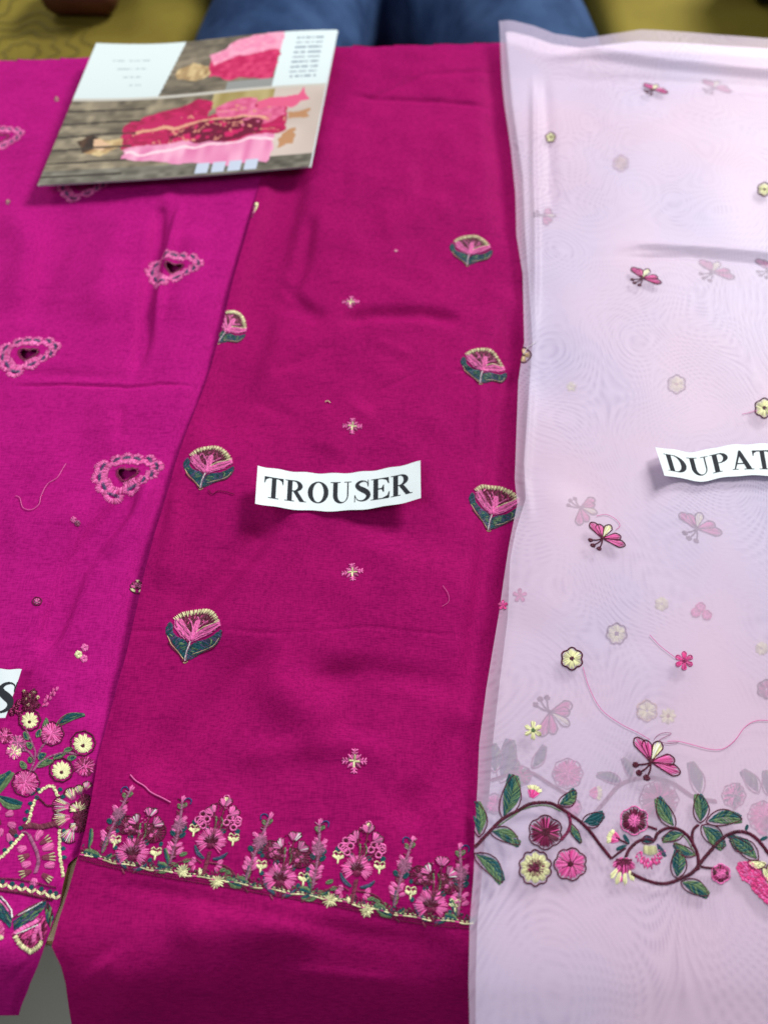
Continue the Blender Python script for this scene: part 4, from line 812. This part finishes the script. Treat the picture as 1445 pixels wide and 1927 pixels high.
def sflower(f, x, y, r, n, c, outline, cen, asp=1, thin=False):
    q = f('small_flower'); q.sub('petals') if False else q
    for i in range(n): q.petal(x, y, 90 + 360 * i / n, r, (r * .5 if thin else r * .86), c, 5 if thin else 6, 2.1, 0, outline if thin else None, 2.0)
    if outline and not thin: q.run([(x + (r * 1.08) * math.cos(t) * (.84 + .2 * abs(math.cos(n * (t - PI / 2) / 2))), y - (r * 1.08) * math.sin(t) * (.84 + .2 * abs(math.cos(n * (t - PI / 2) / 2)))) for t in np.linspace(0, 2 * PI, 60)], outline, 3.0, 4, .3)
    if cen: q.pom(x, y, max(3, r * .25), (cen,))
    q.build()
sflower(dm, 1076, 1240, 19, 6, 'cream', 'maroon', 'maroon'); sflower(dm, 1438, 768, 17, 6, 'cream', 'maroon', 'maroon'); sflower(dm, 1287, 1244, 17, 6, ('pink', 'hot'), 'rose', 'wine', thin=True); sflower(dm, 1003, 1375, 18, 6, 'cream', None, 'green', thin=True)
sflower(dm, 1036, 258, 9, 5, 'cream', 'maroon', 'maroon'); sflower(dm, 1438, 356, 12, 6, 'cream', 'maroon', 'maroon'); sflower(dm, 946, 1139, 9, 5, ('pink', 'hot'), 'rose', None, thin=True); sflower(dm, 985, 668, 13, 4, 'sand', 'maroon', 'maroon')
for x, y, r, n, c, o, ce, th in ((1257, 1348, 16, 8, 'cream', None, 'sand', True), (1160, 1193, 18, 7, 'cream', 'maroon', 'maroon', False), (1273, 723, 16, 6, 'cream', 'maroon', 'sand', False), (1245, 1137, 14, 6, 'cream', None, None, False), (1318, 1143, 8, 5, 'pink', 'rose', None, False), (1309, 1153, 8, 5, 'pink', 'rose', None, False),
        (1330, 1158, 8, 5, 'pink', 'rose', None, False), (1217, 1338, 18, 6, 'cream', 'sand', None, False), (1433, 1221, 13, 6, 'cream', None, None, False), (1442, 1297, 16, 6, ('rose', 'wine'), 'maroon', None, False), (1168, 307, 14, 6, 'sand', 'mauve', None, False), (978, 1121, 13, 5, 'pink', 'rose', None, True), (1075, 728, 10, 5, 'cream', None, None, False)):
    sflower(gm, x, y, r, n, c, o, ce, thin=th)
# embroidery on the layer beneath, seen through the sheer cloth
q = gm('vine_stem'); q.rope(smooth(c8([(60, 250), (200, 200), (300, 190), (400, 250), (520, 320)])), 'wine', 7, 2.5).sub('vine_stem').rope(smooth(c8([(600, 400), (660, 330), (740, 245), (860, 215), (980, 240), (1090, 310), (1200, 330)])), 'wine', 8, 2.4).sub('vine_stem').rope(smooth(c8([(1400, 340), (1385, 400), (1400, 470), (1440, 490)])), 'rose', 9, 2.4); q.build()
for x, y, r, c in ((480, 195, 26, ('pink', 'rose')), (920, 320, 34, ('rose', 'wine', 'mauve')), (130, 340, 17, ('pink',)), (500, 360, 16, ('pink',)), (1420, 400, 26, ('rose', 'pink')), (1280, 300, 20, ('teal', 'pink')), (260, 205, 16, ('rose', 'green'))):
    q = gm('round_flower'); q.pom(*c8([(x, y)])[0], r, c, outline='mauve'); q.build()
for a, b, w_ in (((160, 240), (205, 30), 34), ((130, 190), (120, 50), 26), ((310, 170), (370, 60), 20), ((740, 240), (620, 200), 18), ((790, 220), (745, 120), 16), ((1120, 300), (1070, 140), 26), ((1400, 290), (1320, 180), 24), ((1280, 370), (1300, 240), 16), ((200, 180), (240, 130), 22), ((1445, 300), (1430, 180), 22)):
    q = gm('leaf'); q.leaf(*c8([a, b]), w_, 3, ('green', 'teal'), ('teal', 'navy'), 'mauve'); q.build()
tulipbud(gm, *c8([(580, 290)])[0], 0, 1)

# ---------------- loose threads
def thread(name, surf, pts, r, mat, label, lift=.0008, vis=1):
    z = smooth(pts, 8); x, y = P(SURF[surf], z[:, 0], z[:, 1]); zz = SURF[surf](x, y) + lift
    V = []; n = len(x); Pn = np.stack([x, y, zz], 1); T = np.gradient(Pn, axis=0); T /= np.linalg.norm(T, axis=1)[:, None]; Nn = np.cross(T, [0, 0, 1]); Nn /= np.linalg.norm(Nn, axis=1)[:, None]; Bn = np.cross(Nn, T)
    for k in range(5): a = 2 * PI * k / 5; V.append(Pn + r * (Nn * math.cos(a) + Bn * math.sin(a)))
    V = np.stack(V, 1).reshape(-1, 3); Fc = np.array([[i * 5 + k, i * 5 + (k + 1) % 5, (i + 1) * 5 + (k + 1) % 5, (i + 1) * 5 + k] for i in range(n - 1) for k in range(5)])
    o = mesh(name, V, Fc, TM[mat], None, attr=np.full(len(V), .5), origin=Pn[0]); tag(o, label, 'thread')
thread('loose_thread', 'sh', [(30, 934), (38, 938), (44, 956), (60, 960), (74, 950), (78, 934), (90, 912), (108, 900), (118, 884), (125, 873)], .00028, 'pink', 'pink squiggle of loose thread left of the cutwork heart on the bright magenta fabric')
thread('loose_thread', 'tr', [(392, 923), (400, 931), (410, 925), (424, 926), (441, 931)], .00028, 'maroon', 'short dark thread trailing below the flower sprig left of the TROUSER strip')
thread('loose_thread', 'tr', [(246, 1459), (256, 1470), (272, 1480), (285, 1492), (305, 1502), (322, 1511)], .00045, 'pink', 'pale pink thread lying slanted just above the trouser border')
thread('loose_thread', 'tr', [(833, 1103), (843, 1118), (844, 1133), (832, 1142)], .00016, 'pink', 'hair thin curved thread on the raspberry fabric near the lilac edge')
thread('loose_thread', 'tr', [(612, 757), (617, 755), (622, 759)], .0003, 'cream', 'tiny cream fibre above the second star motif on the raspberry fabric')
thread('loose_thread', 'dt', [(1096, 1256), (1108, 1295), (1130, 1335), (1165, 1362), (1200, 1380), (1222, 1393)], .00022, 'pink', 'long thin pink thread running from the cream flower down to the lowest butterfly motif')
thread('loose_thread', 'dt', [(1255, 1396), (1275, 1396), (1300, 1402), (1335, 1411), (1360, 1410), (1382, 1394), (1400, 1370), (1420, 1358), (1446, 1357), (1500, 1362)], .00024, 'pink', 'wavy pink thread on the lilac cloth, right of the lowest butterfly motif')
thread('loose_thread', 'dt', [(1222, 1196), (1240, 1215), (1256, 1228), (1272, 1240)], .00022, 'pink', 'short straight pink thread ending at the pink star flower')
thread('loose_thread', 'dt', [(1122, 972), (1140, 969), (1158, 978), (1166, 990), (1158, 998)], .00022, 'pink', 'curled pink thread over the wings of the middle butterfly motif')
thread('loose_thread', 'dt', [(985, 668), (992, 655), (1000, 650), (1008, 644)], .0003, 'white', 'pale whiskery thread poking out at the scarf edge beside the folded dark flower')
thread('loose_thread', 'dt', [(1230, 1392), (1238, 1384), (1250, 1380), (1262, 1382), (1240, 1394), (1255, 1400), (1275, 1398)], .00022, 'mauve', 'tangle of mauve thread at the top of the lowest butterfly motif')
thread('loose_thread', 'dt', [(1396, 780), (1410, 777), (1424, 773)], .00025, 'pink', 'very short pink thread left of the cream flower above the DUPATTA strip')

# ---------------- paper strips with lettering
m, nt, nd, lk, bs = newmat('white_paper'); bs.inputs['Base Color'].default_value = (.70, .78, .80, 1); bs.inputs['Roughness'].default_value = .55
n_ = N(nd, 'ShaderNodeTexNoise'); n_.inputs['Scale'].default_value = 300; bp = N(nd, 'ShaderNodeBump'); bp.inputs['Strength'].default_value = .15; bp.inputs['Distance'].default_value = .0003; lk.new(n_.outputs['Fac'], bp.inputs['Height']); lk.new(bp.outputs[0], bs.inputs['Normal']); M['paper'] = m
m, nt, nd, lk, bs = newmat('black_ink'); bs.inputs['Roughness'].default_value = .7; bs.inputs['Specular IOR Level'].default_value = .08
n_ = N(nd, 'ShaderNodeTexNoise'); n_.inputs['Scale'].default_value = 900; x_ = N(nd, 'ShaderNodeMix', data_type='RGBA'); x_.inputs[6].default_value = (.008, .009, .012, 1); x_.inputs[7].default_value = (.045, .05, .06, 1); lk.new(n_.outputs['Fac'], x_.inputs[0]); lk.new(x_.outputs[2], bs.inputs['Base Color']); M['ink'] = m
def rect(a, b, c, d): return [(a, b), (c, b), (c, d), (a, d)]
def ell(cx, cy, rx, ry, a0=0, a1=360, n=40): return [(cx + rx * math.cos(math.radians(t)), cy + ry * math.sin(math.radians(t))) for t in np.linspace(a0, a1, n)]
def stroke(pts):
    p = smooth([q[:2] for q in pts], 6); wv = np.interp(np.linspace(0, 1, len(p)), np.linspace(0, 1, len(pts)), [q[2] for q in pts]); t = np.gradient(p, axis=0); t /= np.hypot(*t.T)[:, None]; n = np.stack([-t[:, 1], t[:, 0]], 1)
    return [rect_ for rect_ in ([tuple(p[i] + n[i] * wv[i] / 2), tuple(p[i + 1] + n[i + 1] * wv[i + 1] / 2), tuple(p[i + 1] - n[i + 1] * wv[i + 1] / 2), tuple(p[i] - n[i] * wv[i] / 2)] for i in range(len(p) - 1))]
stem = [rect(.12, .02, .33, .98), rect(0, 0, .45, .045), rect(0, .955, .42, 1)]
bowl = [ell(.42, .735, .39, .265, -90, 90) + [(.3, 1), (.3, .47)]]; bowlx = [ell(.40, .735, .19, .215, -90, 90) + [(.33, .95), (.33, .52)]]
GL = {  # letter: (advance, solid polygons, cut-outs)
    'T': (.98, [rect(.02, .94, .9, 1), [(.02, 1), (.02, .70), (.05, .70), (.10, .86), (.26, .945)], [(.9, 1), (.9, .70), (.87, .70), (.82, .86), (.66, .945)], rect(.355, .02, .565, .97), rect(.22, 0, .70, .045)], []),
    'R': (1.04, [bowl[0], [(.36, .5), (.58, .5), (.90, .045), (1.0, .045), (1.0, 0), (.70, 0)]] + stem, bowlx), 'P': (.90, bowl + stem, bowlx),
    'O': (1.06, [ell(.5, .5, .48, .515)], [ell(.5, .5, .25, .46)]),
    'U': (1.04, [rect(.13, .33, .34, .97), rect(0, .955, .47, 1), rect(.78, .33, .835, .97), rect(.63, .955, .98, 1), ell(.482, .35, .353, .37, 180, 360)], [ell(.56, .36, .22, .315, 180, 360)]),
    'S': (.84, stroke([(.70, .72, .03), (.66, .88, .04), (.5, .962, .06), (.3, .925, .12), (.2, .79, .19), (.3, .65, .22), (.5, .53, .25), (.67, .40, .23), (.72, .25, .2), (.62, .10, .13), (.42, .038, .06), (.22, .10, .04), (.11, .30, .03)]) + [rect(.69, .68, .73, 1.01), rect(.08, -.01, .12, .34)], []),
    'E': (.92, stem + [rect(.3, .945, .82, 1), [(.82, 1), (.84, .70), (.80, .70), (.72, .87), (.52, .95)], rect(.3, 0, .84, .055), [(.84, 0), (.87, .31), (.83, .31), (.75, .14), (.52, .05)], rect(.3, .475, .56, .525), [(.6, .67), (.6, .33), (.565, .33), (.5, .46), (.5, .54), (.565, .67)]], []),
    'D': (1.06, [ell(.42, .5, .54, .5, -90, 90) + [(.3, 1), (.3, 0)]] + stem, [ell(.40, .5, .31, .45, -90, 90) + [(.33, .95), (.33, .05)]]),
    'A': (1.04, [[(.10, .03), (.17, .03), (.50, .86), (.46, 1), (.44, 1)], [(.44, 1.02), (.53, 1.02), (.93, .03), (.68, .03), (.38, .86)], rect(.24, .29, .70, .345), rect(0, 0, .30, .045), rect(.56, 0, 1.02, .045)], [])}
def glyph(ch, ncell=44):
    adv, sol, cut = GL[ch]; xs = np.linspace(-.02, 1.06, ncell * 2 + 1); ys = np.linspace(-.02, 1.03, ncell * 2 + 1); cx = (xs[:-1] + xs[1:]) / 2; cy = (ys[:-1] + ys[1:]) / 2
    G, H_ = np.meshgrid(cx, cy); m_ = np.zeros(G.shape, bool); cu = np.zeros(G.shape, bool)
    for p in sol: m_ |= inpoly(G, H_, p)
    for p in cut: cu |= inpoly(G, H_, p)
    m_ &= ~cu
    if ch == 'E' or ch in 'RPD':   # keep the stem solid beside the counters
        for p in stem: m_ |= inpoly(G, H_, p)
    quads = []
    for r in range(m_.shape[0]):
        c = 0; row = m_[r]
        while c < len(row):
            if row[c]:
                e = c
                while e < len(row) and row[e] and e - c < 12: e += 1
                quads.append((xs[c], ys[r], xs[e], ys[r + 1])); c = e
            else: c += 1
    return adv, quads
def strip(label, TL, TR, BR, BL, sag, zf, text, t0, t1, y0, y1, cham=0, gaps=1.0, tilt=0, group='paper name strips'):
    cx, cy = onz((TL[0] + TR[0]) / 2, (TL[1] + BL[1]) / 2, .02); root = empty('paper_strip', (cx, cy, zf(.5, .5)), label, 'paper label', group)
    def pos(s, t, dz=0):
        s, t = np.asarray(s, float), np.asarray(t, float)
        u = (TL[0] * (1 - s) + TR[0] * s) * (1 - t) + (BL[0] * (1 - s) + BR[0] * s) * t; v = (TL[1] * (1 - s) + TR[1] * s) * (1 - t) + (BL[1] * (1 - s) + BR[1] * s) * t + sag(s)
        v = v + .9 * np.sin(s * 37 + 2 * t) * (t < .05) + .8 * np.sin(s * 29 + 1) * (t > .95); z = zf(s, t) + dz + .0002 * np.sin(9 * s + 3 * t + len(text)) + .0001 * np.sin(31 * s - 5 * t); x, y = onz(u, v, z); return np.stack([x, y, z + 0 * x], -1)
    S_, T_ = np.meshgrid(np.linspace(0, 1, 60), np.linspace(0, 1, 10)); V = pos(S_, T_).reshape(-1, 3)
    top = grid_faces(10, 60); n = len(V); V2 = pos(S_, T_, -.00025).reshape(-1, 3)
    side = []
    ring = [i for i in range(60)] + [60 * r + 59 for r in range(1, 10)] + [540 + i for i in range(58, -1, -1)] + [60 * r for r in range(8, 0, -1)]
    for a, b in zip(ring, ring[1:] + ring[:1]): side.append([a, b, b + n, a + n])
    mesh('paper', np.concatenate([V, V2]), np.concatenate([top, grid_faces(10, 60, True) + n, np.array(side)]), M['paper'], root, smooth=False)
    tot = sum(GL[c][0] for c in text); x = 0
    for ch in text:
        adv, qs = glyph(ch); V = []; Fc = []
        for (a, b, c, d) in qs:
            k = len(V); f = lambda X_: t0 + (t1 - t0) * (x + X_) / tot; g = lambda Y_: y1 + (y0 - y1) * Y_
            for X_, Y_ in ((a, b), (c, b), (c, d), (a, d)): V.append((f(X_), g(Y_)))
            Fc.append((k, k + 1, k + 2, k + 3))
        V = np.array(V); o = mesh('letter', pos(V[:, 0], V[:, 1], .00012), np.array(Fc), M['ink'], root, smooth=False); x += adv
zt = float(h_tr(*onz(640, 920, .013))); zd = float(h_dt(*onz(1300, 870, .02))); zs = float(h_shirt(*onz(5, 1310, .008)))
strip('white paper strip reading TROUSER in black serif capitals', (485, 876), (791, 867), (792, 938), (480, 947), lambda s: 19 * (1 - (2 * s - 1) ** 2), lambda s, t: zt + .0018 + .011 * (2 * s - 1) ** 2, 'TROUSER', .045, .955, .23, .79)
strip('white paper strip lettered DUPATTA on the lilac cloth, running out of the right side', (1233, 840), (1545, 832), (1552, 896), (1250, 893), lambda s: 12 * np.exp(-((s - .22) / .15) ** 2), lambda s, t: zd + .002 + .007 * np.clip(1 - s / .16, 0, 1) ** 2 + .004 * np.clip((s - .3), 0, 1), 'DUPATTA', .035, .97, .20, .80)
strip('white paper strip cut by the left side, only its last letter S showing', (-190, 1245), (41, 1260), (10, 1352), (-220, 1338), lambda s: 3 * (1 - (2 * s - 1) ** 2), lambda s, t: zs + .003 + .008 * s, 'S', .835, 1.03, .26, .90)

# ---------------- printed catalogue sheet
bk = empty('catalogue', (*onz(350, 200, .03), .03), 'folded printed catalogue showing a pink dress, lying on the far end of the fabrics', 'catalogue')
BKC = dict(TL=(181, 84), TR=(634, 57), BR=(583, 312), BL=(72, 347))
def bpos(s, t, dz=0):
    s, t = np.asarray(s, float), np.asarray(t, float)
    u = (181 * (1 - s) + 634 * s) * (1 - t) + (70 * (1 - s) + 583 * s) * t; v = (80 * (1 - s) + 55 * s) * (1 - t) + (348 * (1 - s) + 312 * s) * t
    v = v + 4 * np.sin(PI * s * 1.0) * (1 - t) + 6 * np.sin(2 * PI * s) * (1 - t) * .8 + 3 * np.sin(PI * s) * t
    z = .029 - .008 * t + .003 * np.sin(PI * t * 2) + .005 * s * (1 - t) + dz; x, y = onz(u, v, z); return np.stack([x, y, z + 0 * x], -1)
def bn(a, b, seed):   # smooth value noise for the printed pictures
    r = np.random.RandomState(seed); g = r.uniform(0, 1, (64, 64)); i = np.floor(a).astype(int); j = np.floor(b).astype(int); fa, fb = a - i, b - j; fa = fa * fa * (3 - 2 * fa); fb = fb * fb * (3 - 2 * fb); i %= 63; j %= 63
    return (g[i, j] * (1 - fa) + g[i + 1, j] * fa) * (1 - fb) + (g[i, j + 1] * (1 - fa) + g[i + 1, j + 1] * fa) * fb
nb_s, nb_t = 300, 220
S_, T_ = np.meshgrid(np.linspace(0, 1, nb_s), np.linspace(0, 1, nb_t)); V = bpos(S_, T_).reshape(-1, 3)
col = np.zeros(S_.shape + (3,))
def put(mask, rgb): col[mask] = np.array(rgb)[..., :] if np.ndim(rgb) == 1 else rgb[mask]
def shade(a, b, n): return np.array(a)[None, None] * (1 - n[..., None]) + np.array(b)[None, None] * n[..., None]
wall = .5 * bn(S_ * 9, T_ * 34, 1) + .5 * bn(S_ * 40, T_ * 40, 2)
col[:] = shade((82, 74, 62), (182, 168, 140), wall)
crease = .40 - .0 * S_
low = T_ > crease; up = ~low
# lower picture: stone wall with beige right end
put(low & (S_ > .80), shade((196, 180, 170), (222, 206, 196), bn(S_ * 8, T_ * 8, 3)))
col[low & (S_ > .56) & (S_ < .8) & (T_ < .52)] = shade((150, 130, 70), (215, 200, 150), bn(S_ * 30, T_ * 3, 5))[low & (S_ > .56) & (S_ < .8) & (T_ < .52)]
col[low & (T_ > .90)] = shade((70, 66, 58), (150, 146, 132), wall)[low & (T_ > .90)]
Sw = S_ + .016 * (bn(S_ * 22, T_ * 18, 21) - .5) + .012 * (bn(S_ * 60, T_ * 50, 23) - .5); Tw = T_ + .045 * (bn(S_ * 20, T_ * 16, 22) - .5)
def blob(pts): return inpoly(Sw, Tw, pts)
jn = bn(S_ * 55, T_ * 55, 7)
put(blob([(.28, .76), (.45, .72), (.62, .74), (.84, .72), (.84, .93), (.62, .93), (.4, .88), (.27, .86)]), shade((222, 120, 170), (246, 182, 210), bn(S_ * 40, T_ * 10, 8)))
put(blob([(.25, .58), (.36, .50), (.54, .44), (.57, .47), (.56, .56), (.75, .50), (.86, .56), (.88, .72), (.70, .76), (.45, .74), (.27, .78), (.24, .66)]), shade((160, 14, 70), (214, 30, 104), jn))
put(blob([(.58, .52), (.66, .46), (.74, .46), (.74, .52), (.84, .53), (.86, .62), (.74, .68), (.62, .62)]), shade((206, 70, 120), (240, 130, 170), jn))
put(blob([(.42, .65), (.60, .60), (.78, .62), (.78, .72), (.62, .76), (.44, .73)]) & (jn < .7), (112, 8, 52))
put(blob([(.74, .48), (.90, .46), (.92, .40), (.94, .5), (.88, .56), (.76, .54)]), (232, 96, 140))
put(blob([(.09, .73), (.15, .69), (.25, .67), (.27, .74), (.20, .80), (.12, .79)]), shade((150, 110, 70), (236, 214, 160), bn(S_ * 60, T_ * 40, 9)))
put(blob([(.87, .60), (.95, .58), (.96, .63), (.88, .66)]) | blob([(.86, .74), (.92, .72), (.92, .84), (.86, .84)]), (190, 140, 100))
put(blob([(.08, .70), (.13, .66), (.17, .69), (.16, .77), (.11, .79)]), shade((30, 22, 18), (90, 60, 40), jn))
put(blob([(.145, .70), (.19, .685), (.215, .72), (.20, .765), (.155, .765)]), (226, 186, 150))
put(blob([(.30, .60), (.52, .535), (.56, .55), (.50, .60), (.31, .66)]), (196, 26, 96)); put(blob([(.30, .645), (.55, .59), (.80, .595), (.80, .612), (.55, .61), (.30, .665)]), (232, 170, 140))
gold = bn(S_ * 140, T_ * 90, 31) * bn(S_ * 30, T_ * 30, 32) > .52
put(gold & blob([(.28, .62), (.56, .50), (.86, .56), (.88, .70), (.60, .76), (.28, .74)]), (228, 150, 130))
put(blob([(.28, .80), (.60, .775), (.84, .76), (.84, .775), (.60, .795), (.28, .82)]), (250, 214, 226))
put(low & (np.abs(((T_ * 11 + .4 * bn(S_ * 5, T_ * 3, 33)) % 1) - .5) < .07) & (S_ < .3), (58, 50, 42))
for k in range(4): put((T_ > .91) & (T_ < .985) & (S_ > .575 + k * .06) & (S_ < .62 + k * .06), (196, 206, 226))
# upper strip: white text panel, picture, white text panel
put(up, shade((60, 56, 48), (168, 154, 132), .4 * bn(S_ * 14, T_ * 60, 4) + .6 * wall))
put(up & (S_ > .60) & (T_ > .33), (150, 152, 150))
put(up & (S_ < .335 + .10 * (0.4 - T_)), (222, 236, 236)); put(up & (S_ > .785), (224, 238, 240))
put(up & (S_ < .02), (222, 236, 236))
put(blob([(.50, .16), (.60, .06), (.70, .02), (.785, .02), (.785, .32), (.66, .33), (.52, .27)]), shade((186, 20, 84), (226, 70, 120), jn))
put(blob([(.50, .14), (.60, .02), (.70, -.01), (.785, -.01), (.785, .14), (.62, .14), (.53, .19)]), shade((232, 130, 170), (246, 176, 200), jn))
put(blob([(.38, .22), (.44, .16), (.50, .18), (.52, .25), (.46, .29), (.39, .28)]), shade((150, 120, 80), (226, 200, 150), bn(S_ * 60, T_ * 40, 6)))
for k in range(9): put(up & (np.abs(T_ - .05 - k * .035) < .006) & (S_ > .84) & (S_ < .95) & (bn(S_ * 200, T_ * 9 + k, 12) > .35), (140, 156, 170))
for k in range(4): put(up & (np.abs(T_ - .12 - k * .06) < .004) & (S_ > .10 + .03 * k) & (S_ < .25) & (bn(S_ * 160, T_ * 9 + k, 13) > .4), (176, 190, 196))
put(np.abs(T_ - crease) < .008, (206, 202, 192))
m, nt, nd, lk, bs = newmat('glossy_print'); at = N(nd, 'ShaderNodeAttribute', attribute_name='print'); lk.new(at.outputs['Color'], bs.inputs['Base Color']); bs.inputs['Roughness'].default_value = .55; bs.inputs['Specular IOR Level'].default_value = .2; M['print'] = m
o = mesh('printed_page', np.concatenate([V]), grid_faces(nb_t, nb_s), M['print'], bk)
a_ = o.data.attributes.new('print', 'FLOAT_COLOR', 'POINT'); col = col * .93; lin = np.where(col / 255 <= .04045, col / 255 / 12.92, ((col / 255 + .055) / 1.055) ** 2.4).reshape(-1, 3)
a_.data.foreach_set('color', np.concatenate([lin, np.ones((len(lin), 1))], 1).astype(np.float32).ravel())
def sheet(name, dz, sh, th=.0012):
    s, t = np.meshgrid(np.linspace(0, 1, 30), np.linspace(0, 1, 20)); A = bpos(s, t, dz) + np.array([sh[0], sh[1], 0]); B = A - np.array([0, 0, th]); n = 600
    A = A.reshape(-1, 3); B = B.reshape(-1, 3); ring = list(range(30)) + [30 * r + 29 for r in range(1, 20)] + [570 + i for i in range(28, -1, -1)] + [30 * r for r in range(18, 0, -1)]
    side = np.array([[a, b, b + n, a + n] for a, b in zip(ring, ring[1:] + ring[:1])])
    mesh(name, np.concatenate([A, B]), np.concatenate([grid_faces(20, 30), grid_faces(20, 30, True) + n, side]), M['paper'], bk, smooth=False)
sheet('page_block', -.0004, (0, 0), .0004); sheet('back_page', -.0022, (.0015, -.0015), .0004)

# ---------------- what is behind the counter: seats, a sitting person, bags
def fabric(name, a, b, sc, rough=.6):
    m, nt, nd, lk, bs = newmat(name); tc = N(nd, 'ShaderNodeTexCoord'); n = N(nd, 'ShaderNodeTexNoise'); n.inputs['Scale'].default_value = sc; n.inputs['Detail'].default_value = 5; lk.new(tc.outputs['Object'], n.inputs['Vector'])
    r = N(nd, 'ShaderNodeMapRange'); r.inputs[1].default_value = .35; r.inputs[2].default_value = .65; lk.new(n.outputs['Fac'], r.inputs[0])
    x = N(nd, 'ShaderNodeMix', data_type='RGBA'); x.inputs[6].default_value = a; x.inputs[7].default_value = b; lk.new(r.outputs[0], x.inputs[0]); lk.new(x.outputs[2], bs.inputs['Base Color']); bs.inputs['Roughness'].default_value = rough; bs.inputs['Specular IOR Level'].default_value = .15; return m
M['ochre'] = fabric('ochre_leatherette', (.145, .110, .014, 1), (.215, .170, .024, 1), 5, .85); M['denim'] = fabric('blue_denim', (.010, .030, .090, 1), (.034, .075, .175, 1), 14, .9)
M['dark'] = fabric('dark_shirt_cloth', (.01, .012, .02, 1), (.02, .02, .03, 1), 10); M['brown'] = fabric('brown_leather', (.05, .018, .008, 1), (.09, .035, .015, 1), 8, .4); M['black'] = fabric('black_leather', (.006, .006, .006, 1), (.015, .015, .015, 1), 8, .4)
def seat(x0, x1, y0, y1, ztop, label):
    r = empty('ottoman', ((x0 + x1) / 2, (y0 + y1) / 2, -.78), label, 'ottoman', 'ochre ottomans behind the counter')
    V, Fc = rbox(x0, x1, y0, y1, ztop - .13, ztop, .045, 5); mesh('cushion', V, Fc, M['ochre'], r)
    V, Fc = rbox(x0 + .02, x1 - .02, y0 + .02, y1 - .02, -.78, ztop - .131, .01, 2); mesh('base', V, Fc, M['ochre'], r)
    return r
s1 = seat(-1.35, -.345, 1.12, 2.1, -.20, 'ochre ottoman behind the counter with a dark line pattern, at the left')
# line pattern sewn on the left ottoman
V, Fc = [], []
def pline(pts, wdt, zz):
    p = np.array(pts); t = np.gradient(p, axis=0); t /= np.hypot(*t.T)[:, None] + 1e-9
    for i in range(len(p) - 1):
        k = len(V); n0, n1 = np.array([-t[i][1], t[i][0]]) * wdt / 2, np.array([-t[i + 1][1], t[i + 1][0]]) * wdt / 2
        for q_ in (p[i] - n0, p[i + 1] - n1, p[i + 1] + n1, p[i] + n0): V.append((q_[0], q_[1], zz))
        Fc.append((k, k + 1, k + 2, k + 3))
zc = -.1985
for j, (px_, py_) in enumerate(((-.80, 1.62), (-.64, 1.40), (-.92, 1.38))):
    for rr in (.03, .06, .09, .12):
        zc += .00015; pline([(px_ + rr * math.cos(t) * (1 + .12 * math.cos(8 * t)), py_ + rr * math.sin(t) * (1 + .12 * math.cos(8 * t))) for t in np.linspace(0, 2 * PI, 60)], .0026, zc)
o = mesh('line_pattern', V, Fc, fabric('dark_olive_print', (.085, .066, .012, 1), (.12, .095, .018, 1), 40), s1, smooth=False)
seat(.405, 1.35, 1.12, 2.1, -.20, 'ochre ottoman behind the counter beyond the lilac scarf, at the right')
seat(-.335, .395, 1.42, 2.1, -.36, 'ochre ottoman behind the counter that the person in jeans sits on')
def skin(name, verts, edges, radii, mat, parent):
    me = bpy.data.meshes.new(name); me.from_pydata(verts, edges, []); o = bpy.data.objects.new(name, me); COL.objects.link(o)
    mdf = o.modifiers.new('skin', 'SKIN'); sv = me.skin_vertices[0].data
    for i, r in enumerate(radii): sv[i].radius = (r, r)
    sv[0].use_root = True; sub = o.modifiers.new('sub', 'SUBSURF'); sub.levels = 2; sub.render_levels = 2
    dg = bpy.context.evaluated_depsgraph_get(); ev = o.evaluated_get(dg); m2 = bpy.data.meshes.new_from_object(ev); bpy.data.objects.remove(o)
    V = np.array([v.co[:] for v in m2.vertices]); Fc = [list(p.vertices) for p in m2.polygons]
    return mesh(name, V, Fc, mat, parent)
pr = empty('person', (.02, 1.75, -.36), 'person in blue jeans seated behind the counter, only the spread thighs in view', 'person')
pv = [(.02, 1.86, -.24), (-.15, 1.72, -.25), (-.19, 1.45, -.225), (-.205, 1.24, -.235), (-.18, 1.16, -.42), (-.18, 1.18, -.68), (.19, 1.72, -.25), (.235, 1.45, -.225), (.255, 1.24, -.235), (.225, 1.16, -.42), (.225, 1.18, -.68), (.02, 1.90, -.12)]
skin('jeans', pv, [(0, 1), (1, 2), (2, 3), (3, 4), (4, 5), (0, 6), (6, 7), (7, 8), (8, 9), (9, 10), (0, 11)], [.17, .16, .17, .155, .11, .08, .16, .17, .155, .11, .08, .17], M['denim'], pr)
skin('shirt', [(.02, 1.92, -.06), (.02, 1.95, .12), (.02, 1.97, .28)], [(0, 1), (1, 2)], [.185, .18, .16], M['dark'], pr)
for x in (-.18, .225):
    skin('shoe', [(x, 1.20, -.735), (x, 1.10, -.74), (x, 1.03, -.745)], [(0, 1), (1, 2)], [.05, .045, .035], M['brown'], pr)
bagb = empty('pouch', (-.55, 1.55, -.2), 'small dark brown leather pouch on the left ottoman', 'pouch')
V, Fc = rbox(-.625, -.485, 1.50, 1.62, -.197, -.14, .028, 4); mesh('pouch_body', V, Fc, M['brown'], bagb); V, Fc = rbox(-.615, -.495, 1.492, 1.57, -.152, -.132, .009, 3); mesh('flap', V, Fc, M['brown'], bagb)
bagc = empty('handbag', (.84, 1.6, -.2), 'black bag standing on the right ottoman at the top right corner', 'bag')
V, Fc = rbox(.68, 1.0, 1.54, 1.68, -.197, .0, .03, 4); mesh('bag_body', V, Fc, M['black'], bagc); V, Fc = rbox(.72, .96, 1.532, 1.54, -.06, -.02, .003, 2); mesh('bag_flap', V, Fc, M['black'], bagc)
